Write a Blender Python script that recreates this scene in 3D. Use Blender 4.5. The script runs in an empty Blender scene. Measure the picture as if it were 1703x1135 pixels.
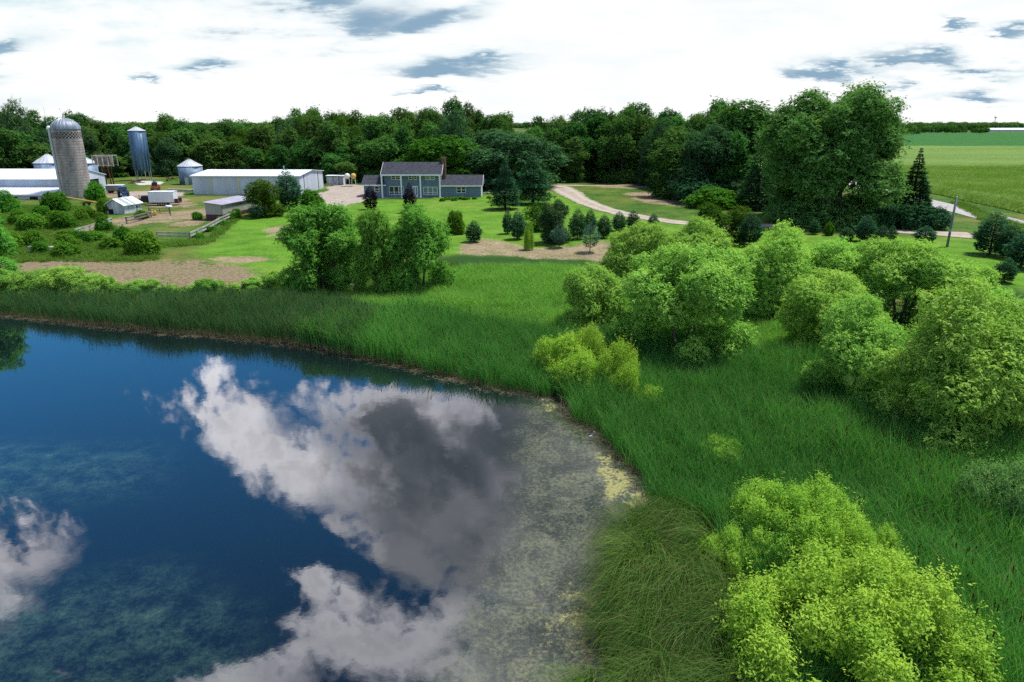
import bpy, math, random
import numpy as np
RS = np.random.RandomState
random.seed(4)
PI = math.pi
C = bpy.context.scene.collection
rad = math.radians

# ------------------------------------------------------------------ camera model
F, CX, CY, TH, CZ = 1135.0, 851.5, 567.5, rad(17.6), 18.0
cT, sT = math.cos(TH), math.sin(TH)
def ray(px, py):
    a = (px-CX)/F; b = (CY-py)/F
    return (a, cT+b*sT, -sT+b*cT)
def flat(px, py, z=0.0):
    d = ray(px, py); t = (z-CZ)/d[2]
    return (d[0]*t, d[1]*t)
def zat(px, py, Y):
    d = ray(px, py); return CZ + d[2]*Y/d[1]
def xat(px, py, Y):
    d = ray(px, py); return d[0]*Y/d[1]

# ------------------------------------------------------------------ terrain
shore_px = [(-260,500),(0,523),(70,531),(200,545),(330,557),(430,566),(500,573),(600,592),(680,611),(760,630),(820,645),(880,655),(925,660),
            (944,672),(946,692),(975,705),(1010,735),(1030,762),(1058,790),(1072,815),(1078,838),(1062,850),(1040,862),(1022,905),(1010,960),(992,1010),(986,1060),(998,1100),(1010,1140)]
SH = np.array([flat(*p) for p in shore_px] + [(3.3,15.0),(4.5,8.0),(6.0,-6.0),(12,-40.0)])
POND = np.vstack([SH, [(-40,-160),(-300,-160),(-420,-20),(-330,90),(-150,86)]])
def seg_dist(x, y, P):
    best = np.full(x.shape, 1e18)
    for (ax,ay),(bx,by) in zip(P[:-1], P[1:]):
        dx, dy = bx-ax, by-ay; L = dx*dx+dy*dy+1e-12
        t = np.clip(((x-ax)*dx+(y-ay)*dy)/L, 0, 1)
        best = np.minimum(best, (x-ax-t*dx)**2+(y-ay-t*dy)**2)
    return np.sqrt(best)
def inside(x, y, P):
    r = np.zeros(x.shape, bool); n = len(P); j = n-1
    for i in range(n):
        xi, yi = P[i]; xj, yj = P[j]
        c = ((yi > y) != (yj > y)) & (x < (xj-xi)*(y-yi)/(yj-yi+1e-12)+xi)
        r ^= c; j = i
    return r
def sdist(x, y, P):
    P = np.asarray(P, float)
    d = seg_dist(x, y, np.vstack([P, P[:1]]))
    return np.where(inside(x, y, P), d, -d)
def sm(a, b, x):
    t = np.clip((x-a)/(b-a), 0, 1); return t*t*(3-2*t)
def Hv(x, y):
    x = np.asarray(x, float); y = np.asarray(y, float)
    d = -sdist(x, y, POND)
    und = 0.10*np.sin(x*0.11+1.3)*np.sin(y*0.09+0.4) + 0.05*np.sin(x*0.31+y*0.23)
    land = 0.30*sm(-0.2, 3.0, d) + 1.2*sm(6, 80, d) + und*sm(4, 20, d)
    return np.where(d < 0, -np.minimum(1.6, -d*0.35), land)
def H(x, y):
    return float(Hv(np.array([x]), np.array([y]))[0])
def G(px, py):
    z = 1.0
    for _ in range(6):
        x, y = flat(px, py, z); z = H(x, y)
    return x, y, z
def GP(pts): return np.array([G(*p)[:2] for p in pts])
E_HALF = 0

# ------------------------------------------------------------------ node helper
class NT:
    def __init__(s, tree):
        s.t = tree; s.L = tree.links
    def new(s, typ, **kw):
        n = s.t.nodes.new(typ)
        for k, v in kw.items(): setattr(n, k, v)
        return n
    def put(s, sock, v):
        if isinstance(v, V): s.L.new(v.o, sock)
        elif isinstance(v, bpy.types.NodeSocket): s.L.new(v, sock)
        elif v is not None:
            if isinstance(v, tuple) and len(v) == 3 and sock.type == 'RGBA': v = (*v, 1)
            sock.default_value = v
    def m(s, op, a, b=None, c=None, clamp=False):
        n = s.new('ShaderNodeMath', operation=op, use_clamp=clamp)
        s.put(n.inputs[0], a)
        if b is not None: s.put(n.inputs[1], b)
        if c is not None: s.put(n.inputs[2], c)
        return V(s, n.outputs[0])
    def step(s, x, a, b):
        n = s.new('ShaderNodeMapRange', interpolation_type='SMOOTHSTEP')
        s.put(n.inputs['Value'], x); s.put(n.inputs['From Min'], a); s.put(n.inputs['From Max'], b)
        return V(s, n.outputs[0])
    def lin(s, x, a, b, c=0.0, d=1.0):
        n = s.new('ShaderNodeMapRange')
        for k, v in zip(('Value','From Min','From Max','To Min','To Max'), (x,a,b,c,d)): s.put(n.inputs[k], v)
        return V(s, n.outputs[0])
    def mix(s, f, a, b, mode='MIX'):
        n = s.new('ShaderNodeMix', data_type='RGBA', blend_type=mode)
        s.put(n.inputs[0], f); s.put(n.inputs[6], a); s.put(n.inputs[7], b)
        return V(s, n.outputs[2])
    def noise(s, vec, scale, detail=4, rough=0.55, dist=0.0):
        n = s.new('ShaderNodeTexNoise')
        if vec is not None: s.put(n.inputs['Vector'], vec)
        n.inputs['Scale'].default_value = scale; n.inputs['Detail'].default_value = detail
        n.inputs['Roughness'].default_value = rough; n.inputs['Distortion'].default_value = dist
        return V(s, n.outputs[0])
    def xyz(s, x, y, z):
        n = s.new('ShaderNodeCombineXYZ')
        for i, v in enumerate((x, y, z)): s.put(n.inputs[i], v)
        return V(s, n.outputs[0])
    def sep(s, v):
        n = s.new('ShaderNodeSeparateXYZ'); s.put(n.inputs[0], v)
        return [V(s, o) for o in n.outputs]
    def pos(s): return V(s, s.new('ShaderNodeNewGeometry').outputs['Position'])
    def obj(s): return V(s, s.new('ShaderNodeTexCoord').outputs['Object'])
    def rnd(s): return V(s, s.new('ShaderNodeObjectInfo').outputs['Random'])
    def attr(s, name, typ='GEOMETRY'):
        n = s.new('ShaderNodeAttribute', attribute_name=name, attribute_type=typ)
        return V(s, n.outputs['Fac'])
    def scalev(s, v, k):
        n = s.new('ShaderNodeVectorMath', operation='MULTIPLY'); s.put(n.inputs[0], v); n.inputs[1].default_value = k
        return V(s, n.outputs[0])
    def bump(s, h, strength=0.3, dist=0.1):
        n = s.new('ShaderNodeBump'); n.inputs['Strength'].default_value = strength; n.inputs['Distance'].default_value = dist
        s.put(n.inputs['Height'], h); return V(s, n.outputs[0])
class V:
    def __init__(s, nt, o): s.nt = nt; s.o = o
    def __add__(s, b): return s.nt.m('ADD', s, b)
    __radd__ = __add__
    def __mul__(s, b): return s.nt.m('MULTIPLY', s, b)
    __rmul__ = __mul__
    def __sub__(s, b): return s.nt.m('SUBTRACT', s, b)
    def __rsub__(s, a): return s.nt.m('SUBTRACT', a, s)
    def __truediv__(s, b): return s.nt.m('DIVIDE', s, b)
    def max(s, b): return s.nt.m('MAXIMUM', s, b)
    def min(s, b): return s.nt.m('MINIMUM', s, b)
def material(name):
    m = bpy.data.materials.new(name); m.use_nodes = True
    m.node_tree.nodes.clear()
    nt = NT(m.node_tree)
    out = nt.new('ShaderNodeOutputMaterial')
    return m, nt, out
def principled(nt, out, col, rough=0.6, metal=0.0, spec=0.4, normal=None):
    b = nt.new('ShaderNodeBsdfPrincipled')
    nt.put(b.inputs['Base Color'], col); nt.put(b.inputs['Roughness'], rough); nt.put(b.inputs['Metallic'], metal)
    nt.put(b.inputs['Specular IOR Level'], spec)
    if normal is not None: nt.put(b.inputs['Normal'], normal)
    nt.L.new(b.outputs[0], out.inputs[0]); return b

# ------------------------------------------------------------------ world
SUN_EL, SUN_AZ = rad(66), rad(62)
EXPO = 0.62; KS = 2**-EXPO      # azimuth measured from +Y towards +X
def make_world():
    w = bpy.data.worlds.new("World"); bpy.context.scene.world = w; w.use_nodes = True
    t = w.node_tree; t.nodes.clear(); nt = NT(t)
    out = nt.new('ShaderNodeOutputWorld'); bg = nt.new('ShaderNodeBackground'); bg.inputs[1].default_value = 0.1
    nt.L.new(bg.outputs[0], out.inputs[0])
    sky = nt.new('ShaderNodeTexSky', sky_type='NISHITA', sun_disc=False, sun_elevation=SUN_EL, sun_rotation=SUN_AZ,
                 altitude=300, air_density=1.0, dust_density=0.6, ozone_density=2.0)
    d = V(nt, nt.new('ShaderNodeTexCoord').outputs['Generated'])
    x, y, z = nt.sep(d)
    yy = nt.m('ABSOLUTE', y).max(0.12)
    u = x/yy; v = z/yy
    hor = nt.m('SQRT', x*x+y*y).max(0.02); el = z/hor
    p = nt.xyz(u, v, y*0.7)
    pst = nt.xyz(u*1.0, v*3.2, y*0.7)
    n3 = nt.noise(p, 22.0, 8, 0.65, 0.6)-0.5
    n1 = nt.noise(p, 7.0, 9, 0.62)-0.5
    n2 = nt.noise(p, 2.2, 3, 0.55)-0.5
    nst = nt.noise(pst, 5.0, 8, 0.6)-0.5
    def blob(px, py, rx, ry, rot, refl):
        a = ray(px, py); s = -1 if refl else 1
        u0, v0 = a[0]/a[1], s*a[2]/a[1]
        b = ray(px+rx, py); ru = abs(b[0]/b[1]-u0)
        c = ray(px, py+ry); rv = abs(s*c[2]/c[1]-v0)
        du = u-u0; dv = v-v0
        # rotate in a space scaled to equal pixel units
        k = (ru/rx)/(rv/ry)
        dv = dv*k
        cr, sr = math.cos(rot), math.sin(rot)
        e1 = (du*cr+dv*sr)*(1/ru); e2 = (dv*cr-du*sr)*(1/(rv*k))
        return 1.0-nt.m('SQRT', e1*e1+e2*e2)
    def union(bl):
        r = blob(*bl[0])
        for q in bl[1:]: r = nt.m('SMOOTH_MAX', r, blob(*q), 0.15)
        return r
    # cumulus that the pond mirrors (photograph pixels of the mirror image -> direction)
    ub, vb = u, v; u = u+n1*0.22+n3*0.07; v = v+n1*0.18+n3*0.07
    cum = union([(390,690,120,82,0.3,1),(500,775,165,80,0.5,1),(700,770,210,160,0,1),(680,665,230,75,0,1),(640,912,115,36,0.5,1),(650,1065,165,85,0,1),(745,1015,80,60,0,1),(420,1115,140,45,-0.2,1),(770,1140,190,95,0,1),(565,990,55,36,0.4,1),
                 (25,925,135,62,-0.25,1),(-120,960,200,110,0,1),(1000,840,360,370,0,1),(860,690,170,120,0,1),(600,1330,460,170,0,1)])
    grey = union([(730,800,175,195,0,1),(660,720,130,80,0,1),(860,720,180,130,0,1),(950,850,190,150,0,1),(790,900,120,90,0,1),(1200,800,320,220,0,1),(950,1040,180,170,0,1)])
    u, v = ub, vb
    side = nt.step(y, 0.0, 0.15)
    gen = (n2*3.2+n1*1.6)-0.12
    front = cum*1.05+n1*1.7+n2*0.6+n3*1.7-0.08+grey.max(0.0)*1.2
    dens = gen+(front-gen)*side
    cmask = nt.step(dens, -0.14, 0.70)
    gmask = nt.step(grey*0.8+n2*1.7+n1*1.6+n3*0.4, -0.25, 0.45)*side
    gmask = gmask.max(nt.step(dens+n1*2.0+n2, 0.30, 1.2)*0.5)
    white = nt.mix(nt.step(n1*1.5+n2, -0.2, 0.22), (11.0,10.8,12.0), (24.0,23.4,24.6))
    white = nt.mix(nt.step(el, 0.45, 0.95)*0.45, white, (9.0,8.8,10.0))
    gtone = nt.mix(nt.step(n2*1.6+n1*1.4+n3*0.5-(grey-0.3)*0.45, -0.40, 0.42), (1.5,1.65,1.95), (5.2,5.2,5.7))
    ccol = nt.mix(gmask, white, gtone)
    deep = nt.mix(nt.step(el, 0.24, 0.95), (0.28,0.95,1.36), (0.055,0.235,0.44))
    tint = nt.mix(1.0, V(nt, sky.outputs[0]), deep, 'MULTIPLY')
    upper = nt.mix(cmask, tint, ccol)
    # low sky: glaring white cloud sheet with a few blue-grey banks
    kk = lambda t: tuple(v*10*KS for v in t)
    pst2 = nt.xyz(u*1.0, v*5.5, y*0.7+3.1)
    ns2 = nt.noise(pst2, 2.6, 8, 0.6)-0.5; ns3 = nt.noise(pst2, 9.0, 6, 0.62)-0.5
    low = nt.mix(nt.step(nst*1.2+ns2*1.3+ns3*0.5, -0.05, 0.42), kk((1.02,1.03,1.03)), kk((0.89,0.95,0.97)))
    low = nt.mix(nt.step(blob(60,-30,330,90,0,0)*0.8+nst*2.4+ns3, 0.0, 0.8), low, kk((0.60,0.82,0.88)))
    u_, v_ = u, v; u = u+nst*0.30+ns3*0.12; v = v+ns3*0.075+nst*0.05
    bank = union([(500,8,150,52,0.12,0),(580,38,160,40,0.05,0),(690,36,90,26,0.12,0),(790,104,120,18,0,0),(345,113,80,14,0.1,0),(25,70,90,15,0.1,0),(0,120,55,16,0,0),(215,136,26,12,0,0),
                  (1400,112,110,19,-0.05,0),(1520,98,110,18,-0.12,0),(1620,122,110,12,0,0),(1585,42,45,12,-0.25,0),(1700,46,60,12,0,0),(1650,158,90,12,0,0),(745,146,60,6,0,0)])
    u, v = u_, v_
    behind = nt.noise(pst, 3.0, 5, 0.6)-0.58
    bank = behind*2.0+(bank-behind*2.0)*side
    bsh = bank*1.10+ns3*0.8+nst*0.7-0.02
    bk = nt.step(bsh, -0.50, 0.95)
    bcol = nt.mix(nt.step(bsh+ns3*1.5, 0.10, 0.8), kk((0.70,0.84,0.90)), kk((0.27,0.42,0.56)))
    low = nt.mix(bk, low, bcol)
    f = nt.step(el+n1*0.05, 0.175, 0.255)
    col = nt.mix(f, low, upper)
    col = nt.mix(nt.step(z, -0.02, -0.0005), (1.2,1.8,0.9), col)
    nt.put(bg.inputs[0], col)
    sl = bpy.data.lights.new('sun', 'SUN'); sl.energy = 4.0; sl.angle = rad(10); sl.color = (1.0,0.95,0.86)
    so = bpy.data.objects.new('sun', sl); C.objects.link(so)
    so.rotation_euler = (PI/2-SUN_EL, 0, -SUN_AZ+PI)
    # lamp points along its -Z: make it come from azimuth SUN_AZ ahead of the camera
    from mathutils import Vector
    v = Vector((math.sin(SUN_AZ)*math.cos(SUN_EL), math.cos(SUN_AZ)*math.cos(SUN_EL), math.sin(SUN_EL)))
    so.rotation_euler = v.to_track_quat('Z', 'Y').to_euler()
    cam = bpy.data.cameras.new('camera'); co = bpy.data.objects.new('camera', cam); C.objects.link(co)
    cam.sensor_width = 36; cam.lens = F/1703*36; cam.clip_end = 20000; cam.clip_start = 0.5
    co.location = (0,0,CZ); co.rotation_euler = (PI/2-TH, 0, 0)
    sc = bpy.context.scene; sc.camera = co
    sc.view_settings.view_transform = 'Standard'; sc.view_settings.look = 'None'; sc.view_settings.gamma = 1.0
    sc.view_settings.exposure = EXPO
    sc.render.engine = 'CYCLES'
    cy = sc.cycles; cy.max_bounces = 6; cy.diffuse_bounces = 4; cy.glossy_bounces = 3; cy.transmission_bounces = 4; cy.transparent_max_bounces = 4
    cy.caustics_reflective = False; cy.caustics_refractive = False
    cy.use_adaptive_sampling = True; cy.adaptive_threshold = 0.012; cy.use_denoising = False
    try: cy.denoiser = 'OPENIMAGEDENOISE'; cy.denoising_prefilter = 'ACCURATE'; cy.denoising_input_passes = 'RGB_ALBEDO_NORMAL'
    except Exception: pass
    cy.sample_clamp_indirect = 6.0
make_world()

# ------------------------------------------------------------------ mesh helpers
class MB:
    def __init__(s): s.v = []; s.f = []
    def poly(s, pts):
        b = len(s.v); s.v += [tuple(p) for p in pts]; s.f.append(tuple(range(b, b+len(pts)))); return s
    def box(s, x0, x1, y0, y1, z0, z1):
        b = len(s.v)
        s.v += [(x0,y0,z0),(x1,y0,z0),(x1,y1,z0),(x0,y1,z0),(x0,y0,z1),(x1,y0,z1),(x1,y1,z1),(x0,y1,z1)]
        for q in ((3,2,1,0),(4,5,6,7),(0,1,5,4),(1,2,6,5),(2,3,7,6),(3,0,4,7)): s.f.append(tuple(b+i for i in q))
        return s
    def cbox(s, c, sz): return s.box(c[0]-sz[0]/2,c[0]+sz[0]/2,c[1]-sz[1]/2,c[1]+sz[1]/2,c[2]-sz[2]/2,c[2]+sz[2]/2)
    def prism(s, prof, a0, a1, axis='x'):
        # prof: closed loop of (p, q); swept along axis from a0 to a1
        n = len(prof); b = len(s.v)
        for a in (a0, a1):
            for p, q in prof:
                s.v.append((a,p,q) if axis == 'x' else (p,a,q) if axis == 'y' else (p,q,a))
        s.f.append(tuple(b+i for i in range(n))[::-1]); s.f.append(tuple(b+n+i for i in range(n)))
        for i in range(n):
            j = (i+1) % n; s.f.append((b+i,b+j,b+n+j,b+n+i))
        return s
    def lathe(s, prof, c=(0,0,0), n=24, cap=True):
        b = len(s.v); k = len(prof)
        for r, z in prof:
            for i in range(n):
                a = 2*PI*i/n; s.v.append((c[0]+r*math.cos(a), c[1]+r*math.sin(a), c[2]+z))
        for q in range(k-1):
            for i in range(n):
                j = (i+1) % n
                s.f.append((b+q*n+i,b+q*n+j,b+(q+1)*n+j,b+(q+1)*n+i))
        if cap:
            s.f.append(tuple(b+i for i in range(n))[::-1]); s.f.append(tuple(b+(k-1)*n+i for i in range(n)))
        return s
    def tube(s, path, radii, n=6, cap=True):
        path = np.asarray(path, float); b = len(s.v); k = len(path)
        for i in range(k):
            t = path[min(i+1,k-1)]-path[max(i-1,0)]; t = t/(np.linalg.norm(t)+1e-9)
            r = np.array((1,0,0)) if abs(t[0]) < 0.8 else np.array((0,1,0))
            u = np.cross(t, r); u /= np.linalg.norm(u); w = np.cross(t, u)
            for j in range(n):
                a = 2*PI*j/n
                s.v.append(tuple(path[i]+radii[i]*(math.cos(a)*u+math.sin(a)*w)))
        for i in range(k-1):
            for j in range(n):
                q = (j+1) % n
                s.f.append((b+i*n+j,b+i*n+q,b+(i+1)*n+q,b+(i+1)*n+j))
        if cap:
            s.f.append(tuple(b+j for j in range(n))[::-1]); s.f.append(tuple(b+(k-1)*n+j for j in range(n)))
        return s
    def wheel(s, c, r, w, axis='y', n=14, hub=0.0):
        b = len(s.v); prof = [(hub,-w/2),(r*0.92,-w/2),(r,-w/2*0.7),(r,w/2*0.7),(r*0.92,w/2),(hub,w/2)]
        m = MB(); m.lathe(prof, (0,0,0), n, hub == 0)
        if hub > 0:
            for i in range(n):
                j = (i+1) % n; m.f.append((i, 5*n+i, 5*n+j, j))
        for x, y, z in m.v:
            s.v.append((c[0]+x, c[1]+z, c[2]+y) if axis == 'y' else (c[0]+z, c[1]+x, c[2]+y))
        s.f += [tuple(b+i for i in f) for f in m.f]; return s
    def mesh(s, name, mat, smooth=False):
        me = bpy.data.meshes.new(name); me.from_pydata(s.v, [], s.f)
        me.materials.append(mat)
        if smooth: me.polygons.foreach_set('use_smooth', [True]*len(me.polygons))
        me.update(); return me
    def build(s, name, mat, parent=None, smooth=False):
        o = bpy.data.objects.new(name, s.mesh(name, mat, smooth)); C.objects.link(o)
        if parent is not None: o.parent = parent
        return o
def thing(name, label, cat, loc=(0,0,0), rz=0.0, group=None):
    o = bpy.data.objects.new(name, None); C.objects.link(o); o.empty_display_size = 0.3
    o.location = loc; o.rotation_euler = (0,0,rz); tag(o, label, cat, group); return o
def tag(o, label=None, cat=None, group=None, kind=None):
    if label: o['label'] = label
    if cat: o['category'] = cat
    if group: o['group'] = group
    if kind: o['kind'] = kind
    return o
def part(name, me, parent):
    o = bpy.data.objects.new(name, me); C.objects.link(o); o.parent = parent; return o
def np_mesh(name, verts, quads, mat, attrs=None, smooth=False):
    me = bpy.data.meshes.new(name)
    nv, nq = len(verts), len(quads)
    me.vertices.add(nv); me.vertices.foreach_set('co', np.ascontiguousarray(verts, np.float32).ravel())
    me.loops.add(nq*4); me.polygons.add(nq)
    me.polygons.foreach_set('loop_start', np.arange(nq, dtype=np.int32)*4)
    me.polygons.foreach_set('loop_total', np.full(nq, 4, np.int32))
    me.loops.foreach_set('vertex_index', np.ascontiguousarray(quads, np.int32).ravel())
    if smooth: me.polygons.foreach_set('use_smooth', np.ones(nq, bool))
    for k, a in (attrs or {}).items():
        at = me.attributes.new(k, 'FLOAT', 'POINT'); at.data.foreach_set('value', np.ascontiguousarray(a, np.float32))
    if mat is not None: me.materials.append(mat)
    me.update(calc_edges=True); me.validate(); return me
# ------------------------------------------------------------------ plain materials
def mat_paint(name, col, rough=0.6, var=0.12, scale=0.6, metal=0.0, spec=0.4, streak=True, ribs=None, ribdir=0):
    m, nt, out = material(name)
    o = nt.obj(); p = nt.scalev(o, (1,1,0.18)) if streak else o
    n = nt.noise(p, scale, 5, 0.6)
    n2 = nt.noise(o, scale*7, 3, 0.6)
    f = nt.step(n*0.75+n2*0.25, 0.35, 0.7)
    dark = tuple(c*(1-var*2.2) for c in col); light = tuple(min(0.9, c*(1+var*0.6)) for c in col)
    c = nt.mix(f, dark, light)
    nb = None
    if ribs:
        ax = nt.sep(o)[ribdir]
        w = nt.m('ABSOLUTE', nt.m('SINE', ax*(PI/ribs)))
        nb = nt.bump(w, 0.5, 0.04)
    principled(nt, out, c, rough, metal, spec, nb); return m
def mat_bark(name, col):
    m, nt, out = material(name)
    o = nt.obj(); n = nt.noise(nt.scalev(o, (6,6,1.2)), 2.0, 5, 0.65)
    c = nt.mix(n, tuple(v*0.5 for v in col), tuple(v*1.5 for v in col))
    principled(nt, out, c, 0.9, 0, 0.15, nt.bump(n, 0.6, 0.05)); return m
def mat_leaf(name, c1, c2, trans=0.35, gloss=0.0, hue=0.02, val=0.25, tcol=None, extra=None):
    m, nt, out = material(name)
    t = nt.attr('tint'); r = nt.rnd()
    col = nt.mix(t, c1, c2)
    h = nt.new('ShaderNodeHueSaturation')
    nt.put(h.inputs['Hue'], nt.lin(r, 0, 1, 0.5-hue, 0.5+hue))
    nt.put(h.inputs['Value'], nt.lin(nt.m('FRACT', r*7.31), 0, 1, 1-val, 1+val))
    nt.put(h.inputs['Color'], col)
    col = V(nt, h.outputs[0])
    d = nt.new('ShaderNodeBsdfDiffuse'); nt.put(d.inputs[0], col)
    tr = nt.new('ShaderNodeBsdfTranslucent'); nt.put(tr.inputs[0], nt.mix(1.0, col, tcol or (1.10,1.12,0.60), 'MULTIPLY'))
    mx = nt.new('ShaderNodeMixShader'); mx.inputs[0].default_value = trans
    nt.L.new(d.outputs[0], mx.inputs[1]); nt.L.new(tr.outputs[0], mx.inputs[2])
    if gloss > 0:
        g = nt.new('ShaderNodeBsdfGlossy'); g.inputs['Roughness'].default_value = 0.45; g.inputs[0].default_value = (1,1,1,1)
        fr = nt.new('ShaderNodeFresnel'); fr.inputs[0].default_value = 1.4
        m2 = nt.new('ShaderNodeMixShader'); nt.put(m2.inputs[0], V(nt, fr.outputs[0])*gloss*4)
        nt.L.new(mx.outputs[0], m2.inputs[1]); nt.L.new(g.outputs[0], m2.inputs[2]); mx = m2
    nt.L.new(mx.outputs[0], out.inputs[0]); return m
def mat_blade(name, base, c1, c2, tipc=None, trans=0.3, h0=0.25, dry=0.92):
    # long leaves: dry at the foot, green above, per-clump and per-blade variation
    m, nt, out = material(name)
    t = nt.attr('tint'); hgt = nt.attr('hgt'); r = nt.attr('ptint', 'INSTANCER')
    col = nt.mix(nt.m('ADD', t*0.55, r*0.45), c1, c2)
    if tipc: col = nt.mix(nt.step(hgt, 0.7, 1.0)*nt.step(t, 0.3, 0.9), col, tipc)
    col = nt.mix(nt.step(hgt, h0*0.3, h0), base, col)
    col = nt.mix(nt.step(t, dry, dry+0.012), col, (0.24,0.21,0.11))
    col = nt.mix(nt.step(t, 1.4, 1.6), col, (0.055,0.045,0.022))
    d = nt.new('ShaderNodeBsdfDiffuse'); nt.put(d.inputs[0], col)
    tr = nt.new('ShaderNodeBsdfTranslucent'); nt.put(tr.inputs[0], nt.mix(1.0, col, (1.2,1.15,0.6), 'MULTIPLY'))
    mx = nt.new('ShaderNodeMixShader'); mx.inputs[0].default_value = trans
    nt.L.new(d.outputs[0], mx.inputs[1]); nt.L.new(tr.outputs[0], mx.inputs[2])
    nt.L.new(mx.outputs[0], out.inputs[0]); return m

BARK = mat_bark('bark_grey', (0.10,0.085,0.065)); BARKD = mat_bark('bark_dark', (0.05,0.042,0.033))
L_WOOD = mat_leaf('leaf_wood', (0.036, 0.112, 0.029), (0.104, 0.237, 0.049), hue=0.022, val=0.30)
L_WOODL = mat_leaf('leaf_wood_light', (0.035,0.095,0.012), (0.085,0.19,0.022), hue=0.02, val=0.2)
L_GREY = mat_leaf('leaf_greygreen', (0.039, 0.104, 0.043), (0.081, 0.176, 0.069), hue=0.02, val=0.2)
L_COT = mat_leaf('leaf_cottonwood', (0.065, 0.180, 0.046), (0.158, 0.331, 0.086), trans=0.4, hue=0, val=0)
L_WILL = mat_leaf('leaf_willow', (0.120,0.330,0.052), (0.400,0.660,0.135), trans=0.38, hue=0.014, val=0.15)
L_TRIO = mat_leaf('leaf_black_willow', (0.079, 0.245, 0.039), (0.201, 0.453, 0.076), trans=0.38, hue=0.012, val=0.1)
L_SHRUB = mat_leaf('leaf_yellow_shrub', (0.125,0.320,0.030), (0.410,0.620,0.088), trans=0.4, hue=0.01, val=0.1)
L_BUSH = mat_leaf('leaf_bush', (0.044, 0.151, 0.017), (0.120, 0.302, 0.031), hue=0.02, val=0.25)
L_PALE = mat_leaf('leaf_pale_bush', (0.096, 0.238, 0.072), (0.208, 0.392, 0.132), hue=0.01, val=0.1)
L_PURP = mat_leaf('leaf_purple', (0.010,0.008,0.014), (0.030,0.018,0.030), trans=0.15, hue=0.01, val=0.1, tcol=(1.3,0.6,0.8))
L_PINE = mat_leaf('needle_pine', (0.024, 0.091, 0.043), (0.061, 0.169, 0.078), trans=0.15, hue=0.02, val=0.2)
L_SPRU = mat_leaf('needle_spruce', (0.013, 0.055, 0.026), (0.036, 0.104, 0.043), trans=0.1, hue=0.015, val=0.2)
L_BLUE = mat_leaf('needle_blue', (0.045,0.115,0.085), (0.095,0.200,0.150), trans=0.15, hue=0.01, val=0.1)

# ------------------------------------------------------------------ foliage generators
def nrm(a): return a/(np.linalg.norm(a, axis=1, keepdims=True)+1e-9)
def leaves(P, D, Nn, L, W, tint, fold=0.12):
    """one kinked diamond leaf per row"""
    D = nrm(D); S = nrm(np.cross(D, Nn)); Nn = np.cross(S, D)
    L = np.asarray(L)[:,None]; W = np.asarray(W)[:,None]
    a = P; tip = P + D*L - Nn*L*fold
    m = P + D*L*0.45 + Nn*L*fold*0.5
    v = np.stack([a, m+S*W*0.5, tip, m-S*W*0.5], 1).reshape(-1,3)
    q = np.arange(len(P)*4).reshape(-1,4)
    return v, q, np.repeat(tint, 4)
def fib(n, rs, jit=0.35):
    i = np.arange(n)+0.5; ph = i*PI*(3-5**0.5); z = 1-2*i/n
    r = np.sqrt(1-z*z); p = np.stack([r*np.cos(ph), r*np.sin(ph), z], 1)+rs.normal(0, jit, (n,3))*2/np.sqrt(n)
    return nrm(p)
def lobes_to_leaves(rs, lc, lr, twigs, lpt, L, W, droop, tl, upb=0.35, flat=1.0, shell=(0.72,1.05), cull=0.86, wamp=0.10, spr=0.10):
    vv = []; n0 = 0; qs = []; ts = []
    ltint = rs.rand(len(lc))
    for k in range(len(lc)):
        c, r = lc[k], lr[k]
        nt_ = int(twigs*(r/np.mean(lr))**2)
        u = fib(nt_, rs)
        w1, w2 = rs.normal(0,3.2,(3,3)), rs.uniform(0,6,3)
        wob = 1+wamp*np.sin(u@w1+w2).sum(1, keepdims=True)
        o = c + u*np.array((1,1,flat))*r*wob*(rs.uniform(shell[0], shell[1], (nt_,1)))
        ok = np.ones(nt_, bool)
        for j in range(len(lc)):
            if j != k: ok &= np.linalg.norm((o-lc[j])/np.array((1,1,flat)), axis=1) > lr[j]*cull
        o = o[ok]; u = u[ok]
        if len(o) == 0: continue
        ax = nrm(u*0.8 + np.array((0,0,upb)) + rs.normal(0,0.45,u.shape))
        tw = rs.rand(len(o))
        tln = tl*rs.uniform(0.6,1.4,len(o))*np.where(rs.rand(len(o)) < spr, 2.0, 1.0)
        s = rs.uniform(0,1,(len(o),lpt))
        P = o[:,None,:] + ax[:,None,:]*(s*tln[:,None])[:,:,None] + rs.normal(0, tl*0.13, (len(o),lpt,3))
        P[:,:,2] -= droop*tl*0.7*s**2
        rn = rs.normal(0,1,P.shape)
        D = ax[:,None,:]*0.7 + rn*0.75; D[:,:,2] -= droop
        Nn = u[:,None,:]*0.8 + np.array((0,0,0.7)) + rs.normal(0,0.42,P.shape)
        Nh = Nn/(np.linalg.norm(Nn,axis=2,keepdims=True)+1e-9); D = D-0.85*(D*Nh).sum(2,keepdims=True)*Nh
        t = np.clip(0.40*ltint[k]+0.30*tw[:,None]+0.45*rs.rand(len(o),lpt)-0.07+0.25*(s-0.5), 0, 1)
        P = P.reshape(-1,3); D = D.reshape(-1,3); Nn = Nn.reshape(-1,3)
        sc = rs.uniform(0.65,1.3,len(P))
        v, q, tt = leaves(P, D, Nn, L*sc, W*sc, t.ravel())
        vv.append(v); qs.append(q+n0); ts.append(tt); n0 += len(v)
    return np.vstack(vv), np.vstack(qs), np.concatenate(ts)
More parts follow.
